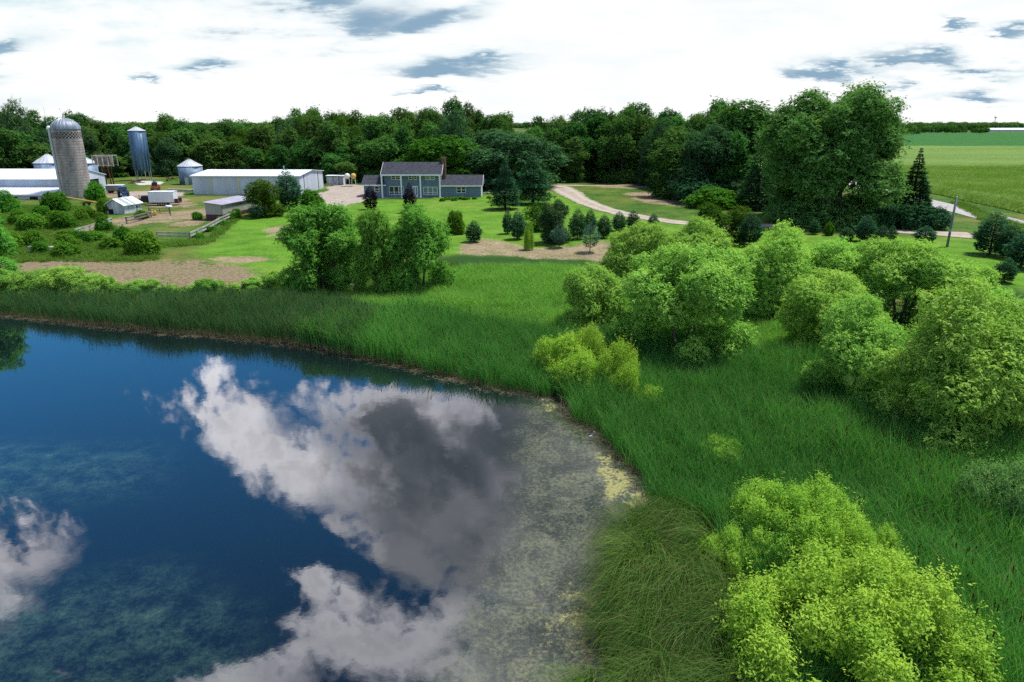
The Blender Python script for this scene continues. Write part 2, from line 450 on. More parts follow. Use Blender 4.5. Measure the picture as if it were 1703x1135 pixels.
def crown_lobes(rs, Hh, R, z0, nl, lr, zpow=0.0, inner=0.30, top=1.0, rough=1.0, skirt=0.0):
    u = fib(int(nl*1.25), rs, 0.7)
    u = u[u[:,2] > (-0.72 if skirt == 0 else -0.9)]
    r = lr*R*np.exp(rs.normal(0,0.26,len(u)))
    e = 1.0-rough*rs.uniform(0.0,0.34,len(u))
    zc = (Hh+z0)/2; hz = (Hh-z0)/2
    k = np.maximum(e-0.75*r/R, 0.15)[:,None]; kz = np.maximum(e-0.75*r/hz, 0.1)
    wid = (1.0-zpow*np.clip(-u[:,2],0,1))
    wid = (wid*np.where(u[:,2] < 0, 1+skirt*(1/np.sqrt(np.maximum(1-u[:,2]**2,0.15))-1), 1.0))[:,None]
    c = np.concatenate([u[:,:2]*k*R*wid, (zc+u[:,2]*kz*hz)[:,None]], 1)
    ni = int(nl*inner)
    if ni:
        q = rs.normal(0,0.25,(ni,3)); c2 = np.stack([q[:,0]*R, q[:,1]*R, zc+q[:,2]*hz], 1)
        c = np.vstack([c, c2]); r = np.concatenate([r, lr*R*rs.uniform(0.9,1.2,ni)])
    return c, r
def trunk_mesh(name, rs, mat, lc, Hh, tr, nst=1, spread=0.3, zsplit=0.3, lim=14):
    m = MB(); stems = []
    for s in range(nst):
        a = rs.uniform(0,2*PI) if nst == 1 else 2*PI*s/nst+rs.uniform(-.4,.4)
        d = 0 if nst == 1 else tr*1.6
        top = np.array((math.cos(a)*spread*(nst > 1), math.sin(a)*spread*(nst > 1), zsplit*Hh))+np.append(rs.normal(0,0.1,2),0)
        b = np.array((math.cos(a)*d, math.sin(a)*d, -0.4))
        mid = (b+top)/2+rs.normal(0,0.12,3)*np.array((1,1,0.2))
        rr = tr/(nst**0.5)
        m.tube([b, b*0.7+mid*0.3, mid, top], [rr*1.35, rr*1.02, rr*0.9, rr*0.72], 8); stems.append((top, rr*0.7))
    for c in lc[:lim]:
        t, r = stems[int(np.argmin([np.linalg.norm(c[:2]-s[0][:2]) for s in stems]))]
        mid = t*0.5+c*0.5+np.array((0,0,0.08*Hh))*rs.uniform(-0.3,1)+rs.normal(0,0.15,3)
        m.tube([t-np.array((0,0,0.15)), t*0.72+mid*0.28, mid, c], [r*0.6, r*0.5, r*0.34, r*0.10], 6)
    return m.mesh(name, mat, True)
PROTO = {}
def hier_lobes(rs, Hh, R, z0, nm, rm, ns, rough, skirt):
    """main boughs over an uneven envelope, each carrying smaller leafy heads"""
    u = fib(int(nm*1.4), rs, 0.6); u = u[u[:,2] > -0.55]
    zc, hz = (Hh+z0)/2, (Hh-z0)/2
    C_, Rm = [], []
    for q in u:
        r = rm*R*math.exp(rs.normal(0,0.24)); e = 1-rough*rs.uniform(0,0.42)
        C_.append((q[0]*R*max(e-0.95*r/R,0.08), q[1]*R*max(e-0.95*r/R,0.08), zc+q[2]*hz*max(e-0.95*r/hz,0.08))); Rm.append(r)
    for k in range(int(nm*skirt)):
        a = 2*PI*(k+rs.uniform(-.35,.35))/max(1,int(nm*skirt)); r = rm*R*rs.uniform(0.75,1.05); q = R*rs.uniform(0.45,0.74)
        C_.append((q*math.cos(a), q*math.sin(a), z0+min(r*1.0, hz)*rs.uniform(0.75,1.35))); Rm.append(r)
    C_ = np.array(C_); Rm = np.array(Rm); S, Q = [], []
    ctr = np.array((0,0,zc*0.8))
    for k in range(len(C_)):
        out = C_[k]-ctr; out /= np.linalg.norm(out)+1e-6
        for dd in fib(ns, rs, 0.6):
            if dd@out < -0.15 and dd[2] < 0.5: continue
            p = C_[k]+dd*Rm[k]*rs.uniform(0.62,0.98)
            if any(j != k and np.linalg.norm(p-C_[j]) < Rm[j]*0.62 for j in range(len(C_))): continue
            if p[2] < 0.05: continue
            S.append(p); Q.append(Rm[k]*0.40*math.exp(rs.normal(0,0.25)))
    return np.vstack([C_, np.array(S)]), np.concatenate([Rm*0.72, Q])
def head_lobes(rs, Hh, R, gap, rr):
    """many separate leafy heads over a low dome"""
    P = []
    for _ in range(6000):
        q = rs.uniform(-R, R, 2)
        if np.hypot(*q) > R-rr*0.6 or any(np.hypot(*(q-p[:2])) < gap*(0.8+0.5*rs.rand()) for p in P): continue
        f = np.hypot(*q)/R; P.append(np.array((q[0], q[1], Hh*(1-0.5*f**2.2)*rs.uniform(0.74,1.04)-rr)))
    P = np.array(P); r = rr*rs.uniform(0.72,1.25,len(P))
    low = P.copy(); low[:,:2] *= 1.02; low[:,2] = np.maximum(P[:,2]*0.45, rr*0.5)
    lo = np.hypot(P[:,0],P[:,1]) > R*0.55
    P[:,2] = np.maximum(P[:,2], rr*0.6)
    return np.vstack([P, low[lo]]), np.concatenate([r, r[lo]*1.1])
def proto(kind, mat, variants, Hh, R, z0, nl, lr, twigs, lpt, L, W, droop=0.1, tl=0.5, tr=0.25, bark=None, nst=1, zpow=0.0, seed=0, inner=0.3, upb=0.35, spread=0.4, lim=14, zsplit=0.3, shell=(0.72,1.05), flat=1.0, rough=1.0, skirt=0.0, wamp=0.10, spr=0.10, heads=None, hier=None):
    out = []
    for v in range(variants):
        rs = RS(seed*100+v+7)
        lc, r = crown_lobes(rs, Hh, R, z0, nl, lr, zpow, inner, 1.0, rough, skirt)
        if hier: lc, r = hier_lobes(rs, Hh, R, z0, *hier)
        if heads: lc, r = head_lobes(rs, Hh, R, *heads)
        V_, Q, T = lobes_to_leaves(rs, lc, r, twigs, lpt, L, W, droop, tl, upb, flat, shell, 0.86, wamp, spr)
        cm = np_mesh(kind+'_crown', V_, Q, mat, {'tint': T})
        tm = trunk_mesh(kind+'_trunk', rs, bark or BARK, lc, Hh, tr, nst, spread, zsplit, lim)
        out.append((cm, tm))
    PROTO[kind] = (out, Hh, R)
def conifer(kind, mat, variants, Hh, R, z0, whorls, nb, npb, L, W, rise, droop, prof, seed=0, tr=0.14, side=0.42):
    out = []
    for v in range(variants):
        rs = RS(seed*100+v+3); P = []; D = []; Nn = []; T = []
        m = MB(); m.tube([(0,0,-0.3),(0,0,Hh*0.5),(0,0,Hh*0.97)], [tr*1.2, tr*0.7, tr*0.12], 7)
        for w in range(whorls):
            f = (w+rs.uniform(-.3,.3))/whorls; f = min(max(f,0),0.985)
            z = z0+(Hh-z0)*f
            rl = R*prof(f)
            n = max(4, int(nb*(0.45+0.55*prof(f)))); a0 = rs.uniform(0,2*PI)
            for b in range(n):
                a = a0+2*PI*b/n+rs.normal(0,0.18); ln = rl*rs.uniform(0.72,1.12)
                if ln < 0.05: ln = 0.05
                h = np.array((math.cos(a), math.sin(a), 0)); sd = np.array((-h[1], h[0], 0))
                k = max(3, int(npb*(0.3+0.7*ln/R)))
                s = np.sqrt(rs.uniform(0.04,1.0,k))
                wd = side*ln*(1-s*0.75)
                lat = rs.uniform(-1,1,k)
                zz = rise*ln*s - droop*ln*s**2 + rs.normal(0,0.03*R,k) - abs(lat)*wd*0.25
                p = np.array((0,0,z)) + h*(ln*s)[:,None] + sd*(lat*wd)[:,None] + np.array((0,0,1.0))*zz[:,None]
                d = h*0.8 + sd*(lat*1.1)[:,None] + rs.normal(0,0.28,(k,3)) + np.array((0,0,0.15+rise*0.5))
                P.append(p); D.append(d); Nn.append(np.tile((0,0,1.0),(k,1))+h*0.4+rs.normal(0,0.4,(k,3)))
                T.append(np.clip(0.35*rs.rand()+0.65*rs.rand(k)+0.2*(s-0.6),0,1))
                if ln > 0.35: m.tube([(0,0,z), tuple(np.array((0,0,z))+h*ln*0.8+np.array((0,0,(rise*0.8-droop*0.64)*ln)))], [tr*0.22, tr*0.06], 4, False)
        P = np.vstack(P); D = np.vstack(D); Nn = np.vstack(Nn); T = np.concatenate(T)
        sc = rs.uniform(0.7,1.3,len(P))*np.clip(0.35+1.3*(Hh-P[:,2])/Hh, 0.35, 1)
        V_, Q, TT = leaves(P, D, Nn, L*sc, W*sc, T, 0.05)
        out.append((np_mesh(kind+'_crown', V_, Q, mat, {'tint': TT}), m.mesh(kind+'_trunk', BARKD, True)))
    PROTO[kind] = (out, Hh, R)
_ctr = {}
def plant(kind, name, x, y, z, Hh, R, label, cat, group=None, rz=None, v=None, parts=('crown','trunk'), crown_mat=None):
    vs, H0, R0 = PROTO[kind]; i = _ctr.get(kind, 0); _ctr[kind] = i+1
    cm, tm = vs[i % len(vs) if v is None else v]
    o = thing(name, label, cat, (x,y,z), (i*2.399) % (2*PI) if rz is None else rz, group)
    o.scale = (R/R0, R/R0, Hh/H0)
    part(parts[0], cm, o); part(parts[1], tm, o)
    return o
def ptree(kind, name, bx, by, top, wid, label, cat='tree', group=None, rz=None, v=None, cx=None, parts=('crown','trunk'), kw=1.0):
    """a plant whose foot stands on the ground seen at (bx, by)"""
    x, y, z = G(bx, by)
    t = y/ray(bx, by)[1]
    R = wid/2*t/F*kw
    Hh = zat(cx or bx, top, y)-z
    return plant(kind, name, x, y, z, Hh, R, label, cat, group, rz, v, parts)

# kinds ------------------------------------------------------------
proto('wood', L_WOOD, 6, 18, 5.2, 0.2, 0, 0, 30, 8, 0.46, 0.28, 0.15, 0.7, 0.28, BARKD, seed=1, lim=10, wamp=0.14, spr=0.15, hier=(12,0.36,9,1.0,0.5))
proto('woodl', L_WOODL, 3, 16, 5.5, 0.3, 0, 0, 34, 9, 0.36, 0.22, 0.2, 0.6, 0.28, BARKD, seed=2, lim=10, wamp=0.14, spr=0.15, hier=(12,0.36,9,0.9,0.5))
proto('greytree', L_GREY, 3, 14, 5.5, 0.4, 0, 0, 40, 11, 0.38, 0.16, 0.5, 0.7, 0.28, BARKD, seed=3, lim=10, wamp=0.14, spr=0.15, hier=(12,0.34,9,0.8,0.5))
proto('cotton', L_COT, 1, 24, 10.5, -0.3, 0, 0, 58, 12, 0.36, 0.22, 0.35, 0.9, 0.75, BARK, nst=3, spread=1.6, seed=4, lim=40, zsplit=0.22, wamp=0.16, spr=0.2, hier=(38,0.20,9,0.85,0.5))
proto('willow', L_WILL, 5, 8.5, 4.2, 0.0, 0, 0, 92, 13, 0.19, 0.070, 0.25, 0.36, 0.20, BARK, nst=3, spread=0.8, seed=5, lim=10, upb=0.6, wamp=0.14, spr=0.12, hier=(13,0.35,10,1.0,0.35))
proto('trio', L_TRIO, 3, 9, 3.6, 0.4, 0, 0, 62, 13, 0.24, 0.09, 0.4, 0.4, 0.20, BARKD, nst=2, spread=0.6, seed=6, lim=14, zsplit=0.25, wamp=0.14, spr=0.15, hier=(12,0.34,9,1.0,0.3))
proto('bush', L_BUSH, 4, 3, 2.0, 0.0, 0, 0, 34, 10, 0.24, 0.11, 0.1, 0.33, 0.06, BARKD, nst=3, spread=0.4, seed=7, lim=8, wamp=0.15, spr=0.15, hier=(9,0.42,8,1.0,0.5))
proto('djun', L_SPRU, 3, 3, 2.0, 0.0, 18, 0.36, 90, 11, 0.26, 0.12, 0.1, 0.33, 0.06, BARKD, nst=3, spread=0.4, seed=17, lim=8, skirt=0.6, rough=1.2)
proto('yshrub', L_SHRUB, 3, 2.6, 2.0, 0.0, 22, 0.27, 190, 13, 0.11, 0.045, 0.05, 0.36, 0.05, BARK, nst=3, spread=0.5, seed=9, lim=14, upb=1.0, inner=0.1, wamp=0.16, spr=0.2, heads=(1.0,0.46), flat=1.3)
proto('sprout', L_SHRUB, 3, 2.6, 2.0, 0.0, 0, 0, 52, 11, 0.12, 0.052, 0.05, 0.32, 0.05, BARK, nst=3, spread=0.5, seed=19, lim=8, upb=0.6, wamp=0.16, spr=0.18, hier=(8,0.42,8,1.25,0.4))
proto('bigshrub', L_SHRUB, 2, 3.4, 3.4, 0.0, 46, 0.20, 170, 13, 0.120, 0.046, 0.05, 0.40, 0.07, BARK, nst=3, spread=0.8, seed=10, lim=34, upb=1.0, inner=0.08, wamp=0.16, spr=0.15, heads=(1.16,0.42), flat=1.5)
proto('pale', L_PALE, 2, 2.2, 2.2, 0.0, 24, 0.28, 130, 12, 0.12, 0.05, 0.1, 0.30, 0.05, BARK, nst=3, spread=0.5, seed=11, lim=10, upb=0.7, heads=(0.9,0.5))
cone = lambda f: (1-f)**1.05*(0.9+0.1*math.sin(f*40))
oval = lambda f: min(1.0, (0.62+1.4*f))*(1-f**2.2)**0.9 if f < 1 else 0
wisp = lambda f: (1-f**1.5)**1.1*min(1, 0.8+f)*(0.88+0.16*math.sin(f*27))
col_ = lambda f: min(1.0, 0.55+1.2*f)*(1-f**1.8)
conifer('spruce', L_SPRU, 2, 13, 3.6, 0.3, 32, 12, 78, 0.50, 0.15, 0.12, 0.35, cone, 21, 0.22, 0.5)
conifer('bluespruce', L_GREY, 1, 13, 3.6, 0.4, 30, 11, 44, 0.46, 0.15, 0.10, 0.3, cone, 22, 0.22, 0.4)
conifer('pine', L_PINE, 3, 4, 1.5, 0.1, 19, 10, 52, 0.28, 0.09, 0.45, 0.1, oval, 23, 0.08, 0.45)
conifer('bpine', L_BLUE, 1, 4.5, 1.7, 0.7, 15, 8, 34, 0.30, 0.085, 0.45, 0.1, oval, 24, 0.07, 0.5)
conifer('larch', L_PINE, 2, 12, 3.8, 1.0, 34, 11, 74, 0.36, 0.15, 0.15, 0.22, wisp, 25, 0.22, 0.6)
conifer('purple', L_PURP, 2, 5.6, 1.5, 0.1, 24, 10, 34, 0.26, 0.13, 0.5, 0.1, col_, 26, 0.09, 0.6)
# ------------------------------------------------------------------ ground, water, roads
def axis(a, b, segs, far, g=1.16):
    out = []
    for lo, hi, st in segs: out += list(np.arange(lo, hi, st))
    out = sorted(set(np.round(out, 3)))
    lo, hi = out[0], out[-1]; s = segs[0][2]; l = []
    while lo > -far: s *= g; lo -= s; l.append(lo)
    s = segs[-1][2]; r = []
    while hi < far: s *= g; hi += s; r.append(hi)
    return np.array(l[::-1]+out+r)
gx = axis(0,0,[(-150,-60,1.5),(-60,48,0.8),(48,130,1.5)], 9000)
gy = axis(0,0,[(-30,12,2.0),(12,92,0.7),(92,240,1.3)], 9000)
X, Y = np.meshgrid(gx, gy, indexing='ij')
def gnoise(x, y, s, seed):
    rs = RS(seed); r = 0
    for i in range(5):
        a = rs.uniform(0,2*PI); k = s*rs.uniform(0.6,1.9); r = r+np.sin((x*math.cos(a)+y*math.sin(a))*k+rs.uniform(0,6))
    return r/5
def zone(polys, soft, amp=0.0, s=0.3, seed=1):
    r = np.zeros(X.shape)
    for p in polys:
        q = GP(p) if not isinstance(p, np.ndarray) else p
        d = sdist(X, Y, q)+amp*gnoise(X, Y, s, seed)
        r = np.maximum(r, sm(-soft, soft, d))
    return r
marsh_px = [(-200,462),(0,470),(120,478),(260,482),(330,486),(420,470),(480,455),(560,440),(640,440),(760,425),(900,430),(1000,437),(1030,450),(1150,440),(1210,455),(1300,500),(1420,520),(1560,500),(1640,470),(1760,500),(1900,560),(1900,1300),(900,1300),(1000,1100),(985,1060),(1070,830),(940,680),(880,658),(500,575),(0,524),(-260,510)]
dry_px = [(-120,440),(20,436),(110,430),(240,434),(330,432),(400,440),(440,455),(420,472),(330,484),(260,480),(160,474),(90,478),(0,470)]
dirt_px = [[(90,386),(150,372),(195,362),(240,356),(310,350),(352,346),(360,356),(330,366),(250,372),(170,384),(120,392)],
           [(268,377),(318,362),(345,362),(340,372),(300,380)],
           [(760,408),(800,396),(838,402),(900,412),(1000,400),(1080,410),(1160,420),(1150,434),(1020,436),(900,432),(770,425)],
           [(1040,322),(1075,318),(1150,330),(1200,345),(1120,344),(1060,336)], [(436,386),(470,374),(490,380),(450,394)],
           [(330,430),(410,425),(470,430),(400,440)], [(980,306),(1090,309),(1100,316),(1000,312)],
           [(240,320),(310,330),(330,345),(240,345)], [(20,310),(60,318),(300,320),(300,330),(150,330)]]
lawn_px = [(420,470),(330,420),(380,380),(430,330),(540,345),(604,334),(810,326),(930,318),(1000,350),(1110,372),(1400,392),(1640,395),(1760,410),(1900,480),(1900,560),(1640,470),(1560,500),(1300,480),(1150,440),(1010,430),(760,425),(560,440)]
corn_poly = np.array([(93.5,96),(96.0,112),(101,149),(116,300),(140,520),(620,520),(120,96)])
attrs = dict(marsh=zone([marsh_px],2.0,1.0,0.25,2), dry=zone([dry_px],2.2,1.2,0.3,3), dirt=zone(dirt_px,1.8,1.4,0.35,4), lawn=zone([lawn_px],2.5,1.0,0.2,5),
             soy=sm(0,6,sdist(X,Y,np.array([(60,505),(160,505),(2600,505),(2600,1500),(-200,1500)]))),
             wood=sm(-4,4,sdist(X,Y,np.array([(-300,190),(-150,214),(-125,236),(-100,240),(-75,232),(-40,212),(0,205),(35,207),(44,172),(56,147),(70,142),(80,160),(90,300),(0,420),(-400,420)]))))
Zg = Hv(X, Y)
nx, ny = X.shape
idx = np.arange(nx*ny).reshape(nx, ny)
quads = np.stack([idx[:-1,:-1], idx[1:,:-1], idx[1:,1:], idx[:-1,1:]], -1).reshape(-1,4)
def mat_ground():
    m, nt, out = material('ground')
    p = nt.pos()
    nL = nt.noise(p, 0.045, 4, 0.6); nM = nt.noise(p, 0.28, 5, 0.62); nS = nt.noise(p, 2.3, 5, 0.7); nT = nt.noise(p, 9.0, 3, 0.7)
    a = {k: nt.attr(k) for k in attrs}
    rough = nt.mix(nt.step(nM*0.6+nS*0.4, 0.35, 0.65), (0.028,0.075,0.010), (0.075,0.150,0.020))
    rough = nt.mix(nt.step(nL+nS*0.25, 0.58, 0.75), rough, (0.13,0.14,0.035))
    lawn = nt.mix(nt.step(nM*0.65+nS*0.35, 0.36, 0.62), (0.052,0.150,0.010), (0.105,0.245,0.018))
    lawn = nt.mix(nt.step(nL*0.7+nM*0.3+nT*0.12, 0.56, 0.72)*0.5, lawn, (0.15,0.20,0.035))
    sw = nt.noise(nt.scalev(p, (0.22,1.3,1.0)), 0.9, 5, 0.65, 0.6)
    lawn = nt.mix(nt.step(sw+nS*0.3, 0.60, 0.85)*0.45, lawn, (0.17,0.22,0.045))
    lawn = nt.mix(nt.step(sw+nS*0.2, 0.50, 0.30)*0.35, lawn, (0.035,0.095,0.010))
    col = nt.mix(a['lawn'], rough, lawn)
    wet = nt.mix(nS, (0.012,0.040,0.008), (0.03,0.085,0.014))
    col = nt.mix(a['marsh'], col, wet)
    soy = nt.mix(nt.step(nL, 0.3, 0.7), (0.024,0.105,0.018), (0.032,0.130,0.020))
    col = nt.mix(a['soy'], col, soy)
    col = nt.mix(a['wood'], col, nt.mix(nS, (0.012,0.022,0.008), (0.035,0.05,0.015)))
    straw = nt.mix(nt.step(nS*0.6+nT*0.5, 0.38, 0.72), (0.098,0.074,0.044), (0.28,0.228,0.145))
    f = nt.step(a['dry']*0.80+(nS-0.5)*1.5+(nM-0.5)*1.9, 0.32, 0.80)
    col = nt.mix(f, col, straw)
    straw = nt.mix(nt.step(nM*0.7+nL*0.5, 0.62, 0.80)*0.6, straw, (0.085,0.12,0.03))
    soil = nt.mix(nt.step(nS*0.7+nM*0.4, 0.4, 0.72), (0.16,0.115,0.075), (0.33,0.26,0.18))
    f = nt.step(a['dirt']*0.85+(nM-0.5)*1.7+(nS-0.5)*1.2, 0.36, 0.78)
    col = nt.mix(f*0.9, col, soil)
    # muddy bank below the water line
    zz = nt.sep(p)[2]
    col = nt.mix(nt.step(zz, 0.10, -0.02), col, nt.mix(nS, (0.012,0.011,0.008), (0.04,0.035,0.022)))
    h = nS*0.5+nT*0.5
    principled(nt, out, col, 0.95, 0, 0.1, nt.bump(h, 0.9, 0.12)); return m
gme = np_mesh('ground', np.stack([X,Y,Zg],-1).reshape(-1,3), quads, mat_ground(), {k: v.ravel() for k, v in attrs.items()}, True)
go = bpy.data.objects.new('ground', gme); C.objects.link(go); tag(go, kind='structure')

# pond -------------------------------------------------------------
wx = np.arange(-70, 12, 0.5); wy = np.arange(8, 72, 0.5)
wx = np.concatenate([[-420,-300,-200,-120,-90], wx]); wy = np.concatenate([[-160,-80,-40,-15,0], wy, [80,95]])
WX, WY = np.meshgrid(wx, wy, indexing='ij')
wi = np.arange(WX.size).reshape(WX.shape)
wq = np.stack([wi[:-1,:-1], wi[1:,:-1], wi[1:,1:], wi[:-1,1:]], -1).reshape(-1,4)
def wz(px, soft, amp=0, s=0.4, seed=1):
    q = np.array([flat(*p) for p in px]); return sm(-soft, soft, sdist(WX, WY, q)+amp*gnoise(WX, WY, s, seed))
scum = wz([(875,650),(960,655),(960,700),(1080,770),(1120,850),(1050,880),(1020,960),(1010,1160),(740,1250),(690,1160),(770,1020),(850,880),(865,780),(870,700)], 1.5, 0.5, 0.5, 11)
algae = np.maximum(wz([(988,748),(1020,755),(1045,790),(1055,825),(1030,838),(1000,826),(990,790)], 0.35, 0.3, 1.3, 12), wz([(1030,822),(1078,815),(1085,845),(1040,850)], 0.3, 0.2, 1.5, 13))
algae = np.maximum(algae, 0.62*wz([(900,960),(1000,930),(1000,1100),(880,1120)], 0.8, 0.5, 1.0, 14))
algae = np.maximum(algae, 0.75*wz([(890,658),(935,662),(925,688),(900,690)], 0.5, 0.3, 1.0, 15))
edge = sm(3.2, 0.2, seg_dist(WX, WY, SH))
weed = np.maximum(wz([(-200,760),(250,740),(230,800),(-100,850)], 2.5, 1.5, 0.3, 16), wz([(-200,1000),(230,960),(420,1000),(330,1200),(-300,1250)], 2.0, 1.0, 0.5, 17))
def mat_water():
    m, nt, out = material('pond_water')
    p = nt.pos()
    fine = nt.noise(p, 5.5, 6, 0.75); mid = nt.noise(p, 0.9, 5, 0.65); big = nt.noise(p, 0.25, 3, 0.5); dots = nt.noise(p, 2.6, 2, 0.5)
    sc, al, ed, wd = (nt.attr(k) for k in ('scum','algae','edge','weed'))
    body = nt.mix(nt.step(mid*0.6+fine*0.4, 0.4, 0.7)*wd, (0.004,0.009,0.012), (0.034,0.070,0.050))
    # grey-green film of floating weed
    strk = nt.noise(nt.scalev(p, (1.0,0.8,1.0)), 0.55, 7, 0.72, 1.2)
    spk = nt.noise(p, 13.0, 3, 0.7)
    f_s = sc*(0.42+0.58*nt.step(sc*0.45+(fine-0.5)*2.4+(spk-0.5)*1.6+(mid-0.5)*0.9+(strk-0.5)*1.6, 0.22, 0.62))
    c_s = nt.mix(nt.step(fine*0.5+strk*0.5, 0.35, 0.68), (0.045,0.058,0.042), (0.20,0.215,0.145))
    # yellow algae mats
    f_a = nt.step(al*0.80+(mid-0.5)*2.2+(fine-0.5)*1.5, 0.46, 0.92)
    f_d = nt.step(dots+(big-0.5)*0.25, 0.765, 0.80)*nt.step(sc, 0.25, 0.8)
    f_d = f_d.max(nt.step(dots+(mid-0.5)*0.3, 0.845, 0.865))
    f_a = f_a.max(f_d)
    c_a = nt.mix(nt.step(fine, 0.3, 0.7), (0.17,0.18,0.070), (0.31,0.295,0.14))
    # floating leaves and stalk litter by the reeds
    f_e = nt.step(ed*0.75+(fine-0.5)*1.8+(mid-0.5)*1.0, 0.70, 0.82)
    c_e = nt.mix(fine, (0.05,0.045,0.03), (0.16,0.14,0.085))
    mat_f = nt.m('MAXIMUM', f_s*0.62, f_e*0.8)
    colr = nt.mix(f_e, c_s, c_e)
    colr = nt.mix(f_a, colr, c_a)
    cov = mat_f.max(f_a)
    bn = nt.bump(nt.noise(p, 1.6, 3, 0.5)+fine*0.12, 0.010, 0.1)
    d0 = nt.new('ShaderNodeBsdfDiffuse'); nt.put(d0.inputs[0], body)
    gl = nt.new('ShaderNodeBsdfGlossy'); gl.inputs['Roughness'].default_value = 0.012; nt.put(gl.inputs[0], (1,1,1)); nt.put(gl.inputs['Normal'], bn)
    fr = nt.new('ShaderNodeFresnel'); fr.inputs[0].default_value = 2.15; nt.put(fr.inputs['Normal'], bn)
    w = nt.new('ShaderNodeMixShader'); nt.L.new(fr.outputs[0], w.inputs[0]); nt.L.new(d0.outputs[0], w.inputs[1]); nt.L.new(gl.outputs[0], w.inputs[2])
    d1 = nt.new('ShaderNodeBsdfDiffuse'); nt.put(d1.inputs[0], colr); nt.put(d1.inputs['Normal'], nt.bump(fine, 0.5, 0.03))
    x = nt.new('ShaderNodeMixShader'); nt.put(x.inputs[0], cov); nt.L.new(w.outputs[0], x.inputs[1]); nt.L.new(d1.outputs[0], x.inputs[2])
    nt.L.new(x.outputs[0], out.inputs[0]); return m
wme = np_mesh('pond_water', np.stack([WX,WY,np.zeros(WX.shape)],-1).reshape(-1,3), wq, mat_water(), dict(scum=scum.ravel(), algae=algae.ravel(), edge=edge.ravel(), weed=weed.ravel()))
wo = bpy.data.objects.new('pond_water', wme); C.objects.link(wo); tag(wo, kind='structure')

# ribbons: driveway, road, farmyard ---------------------------------
def ribbon(name, pts, widths, mat, lift=0.05, jit=0.0, step=1.0, seed=0, nx_=6):
    pts = np.array(pts, float); rs = RS(seed)
    t = np.concatenate([[0], np.cumsum(np.linalg.norm(np.diff(pts, axis=0), axis=1))])
    n = max(3, int(t[-1]/step)); s = np.linspace(0, t[-1], n)
    # smooth by interpolating twice
    def sample(a):
        v = np.interp(s, t, a); k = max(3, int(n*0.06))|1; pad = k//2
        vp = np.concatenate([2*v[0]-v[pad:0:-1], v, 2*v[-1]-v[-2:-pad-2:-1]]); return np.convolve(vp, np.ones(k)/k, 'valid')
    x, y, w = sample(pts[:,0]), sample(pts[:,1]), sample(np.array(widths, float))
    tx, ty = np.gradient(x), np.gradient(y); l = np.hypot(tx, ty)+1e-9; ox, oy = -ty/l, tx/l
    jl = jit*gnoise(s, s*0, 0.9, seed+1); jr = jit*gnoise(s, s*0, 0.9, seed+2)
    V_ = []
    for k in range(nx_):
        f = k/(nx_-1)-0.5
        off = f*w + (jl if f > 0 else jr)*abs(f)*2
        xx, yy = x+ox*off, y+oy*off
        V_.append(np.stack([xx, yy, Hv(xx, yy)+lift+0.05*(1-4*f*f)], 1))
    V_ = np.stack(V_, 1); i = np.arange(n*nx_).reshape(n, nx_)
    q = np.stack([i[:-1,:-1], i[:-1,1:], i[1:,1:], i[1:,:-1]], -1).reshape(-1,4)[:, ::-1]
    ac = np.tile(np.linspace(-1,1,nx_), n)
    me = np_mesh(name, V_.reshape(-1,3), q, mat, {'across': ac}, True)
    o = bpy.data.objects.new(name, me); C.objects.link(o); return tag(o, kind='structure')
def mat_gravel(name, c1, c2, tracks=True):
    m, nt, out = material(name); p = nt.pos()
    nM = nt.noise(p, 0.5, 5, 0.65); nS = nt.noise(p, 4.0, 5, 0.75)
    c = nt.mix(nt.step(nM*0.5+nS*0.5, 0.35, 0.68), c1, c2)
    if tracks:
        a = nt.m('ABSOLUTE', nt.attr('across'))
        tr = nt.step(nt.m('ABSOLUTE', a-0.48), 0.25, 0.05)
        c = nt.mix(tr*0.35, c, tuple(min(1, v*1.25) for v in c2))
        g = nt.step(a+(nM-0.5)*0.9+(nS-0.5)*0.6, 0.86, 1.02)
        c = nt.mix(g, c, (0.07,0.14,0.02))
    principled(nt, out, c, 0.95, 0, 0.15, nt.bump(nS, 0.6, 0.04)); return m
GRAV = mat_gravel('gravel', (0.25,0.215,0.18), (0.41,0.36,0.31))
drive = GP([(1615,392),(1540,388),(1440,382),(1340,376),(1250,376),(1160,374),(1090,366),(1030,355),(985,342),(960,330),(945,320),(930,312)])
ext = np.vstack([drive, GP([(900,308),(870,312),(842,318),(815,322)])])
ribbon('gravel_driveway', ext, [8,5,4.4,4.2,4.2,4.2,4.2,4.4,4.8,5.6,6.8,8,6.5,5.5,5.5,6], GRAV, 0.05, 0.5, 1.0, 3)
ribbon('dirt_track', GP([(925,308.5),(985,309.5),(1050,310.5),(1100,312)]), [4,3.5,3.5,3], mat_gravel('dirt_track', (0.22,0.17,0.13),(0.38,0.31,0.25)), 0.04, 0.5, 1.0, 5)
ASPH = mat_gravel('worn_asphalt', (0.28,0.27,0.27), (0.42,0.40,0.40), False)
road = [(78,70),(82.5,96),(86.5,114),(92,149),(99,200),(116,330),(140,520)]
ribbon('paved_road', road, [6.6]*7, ASPH, 0.075, 0.12, 1.5, 7)
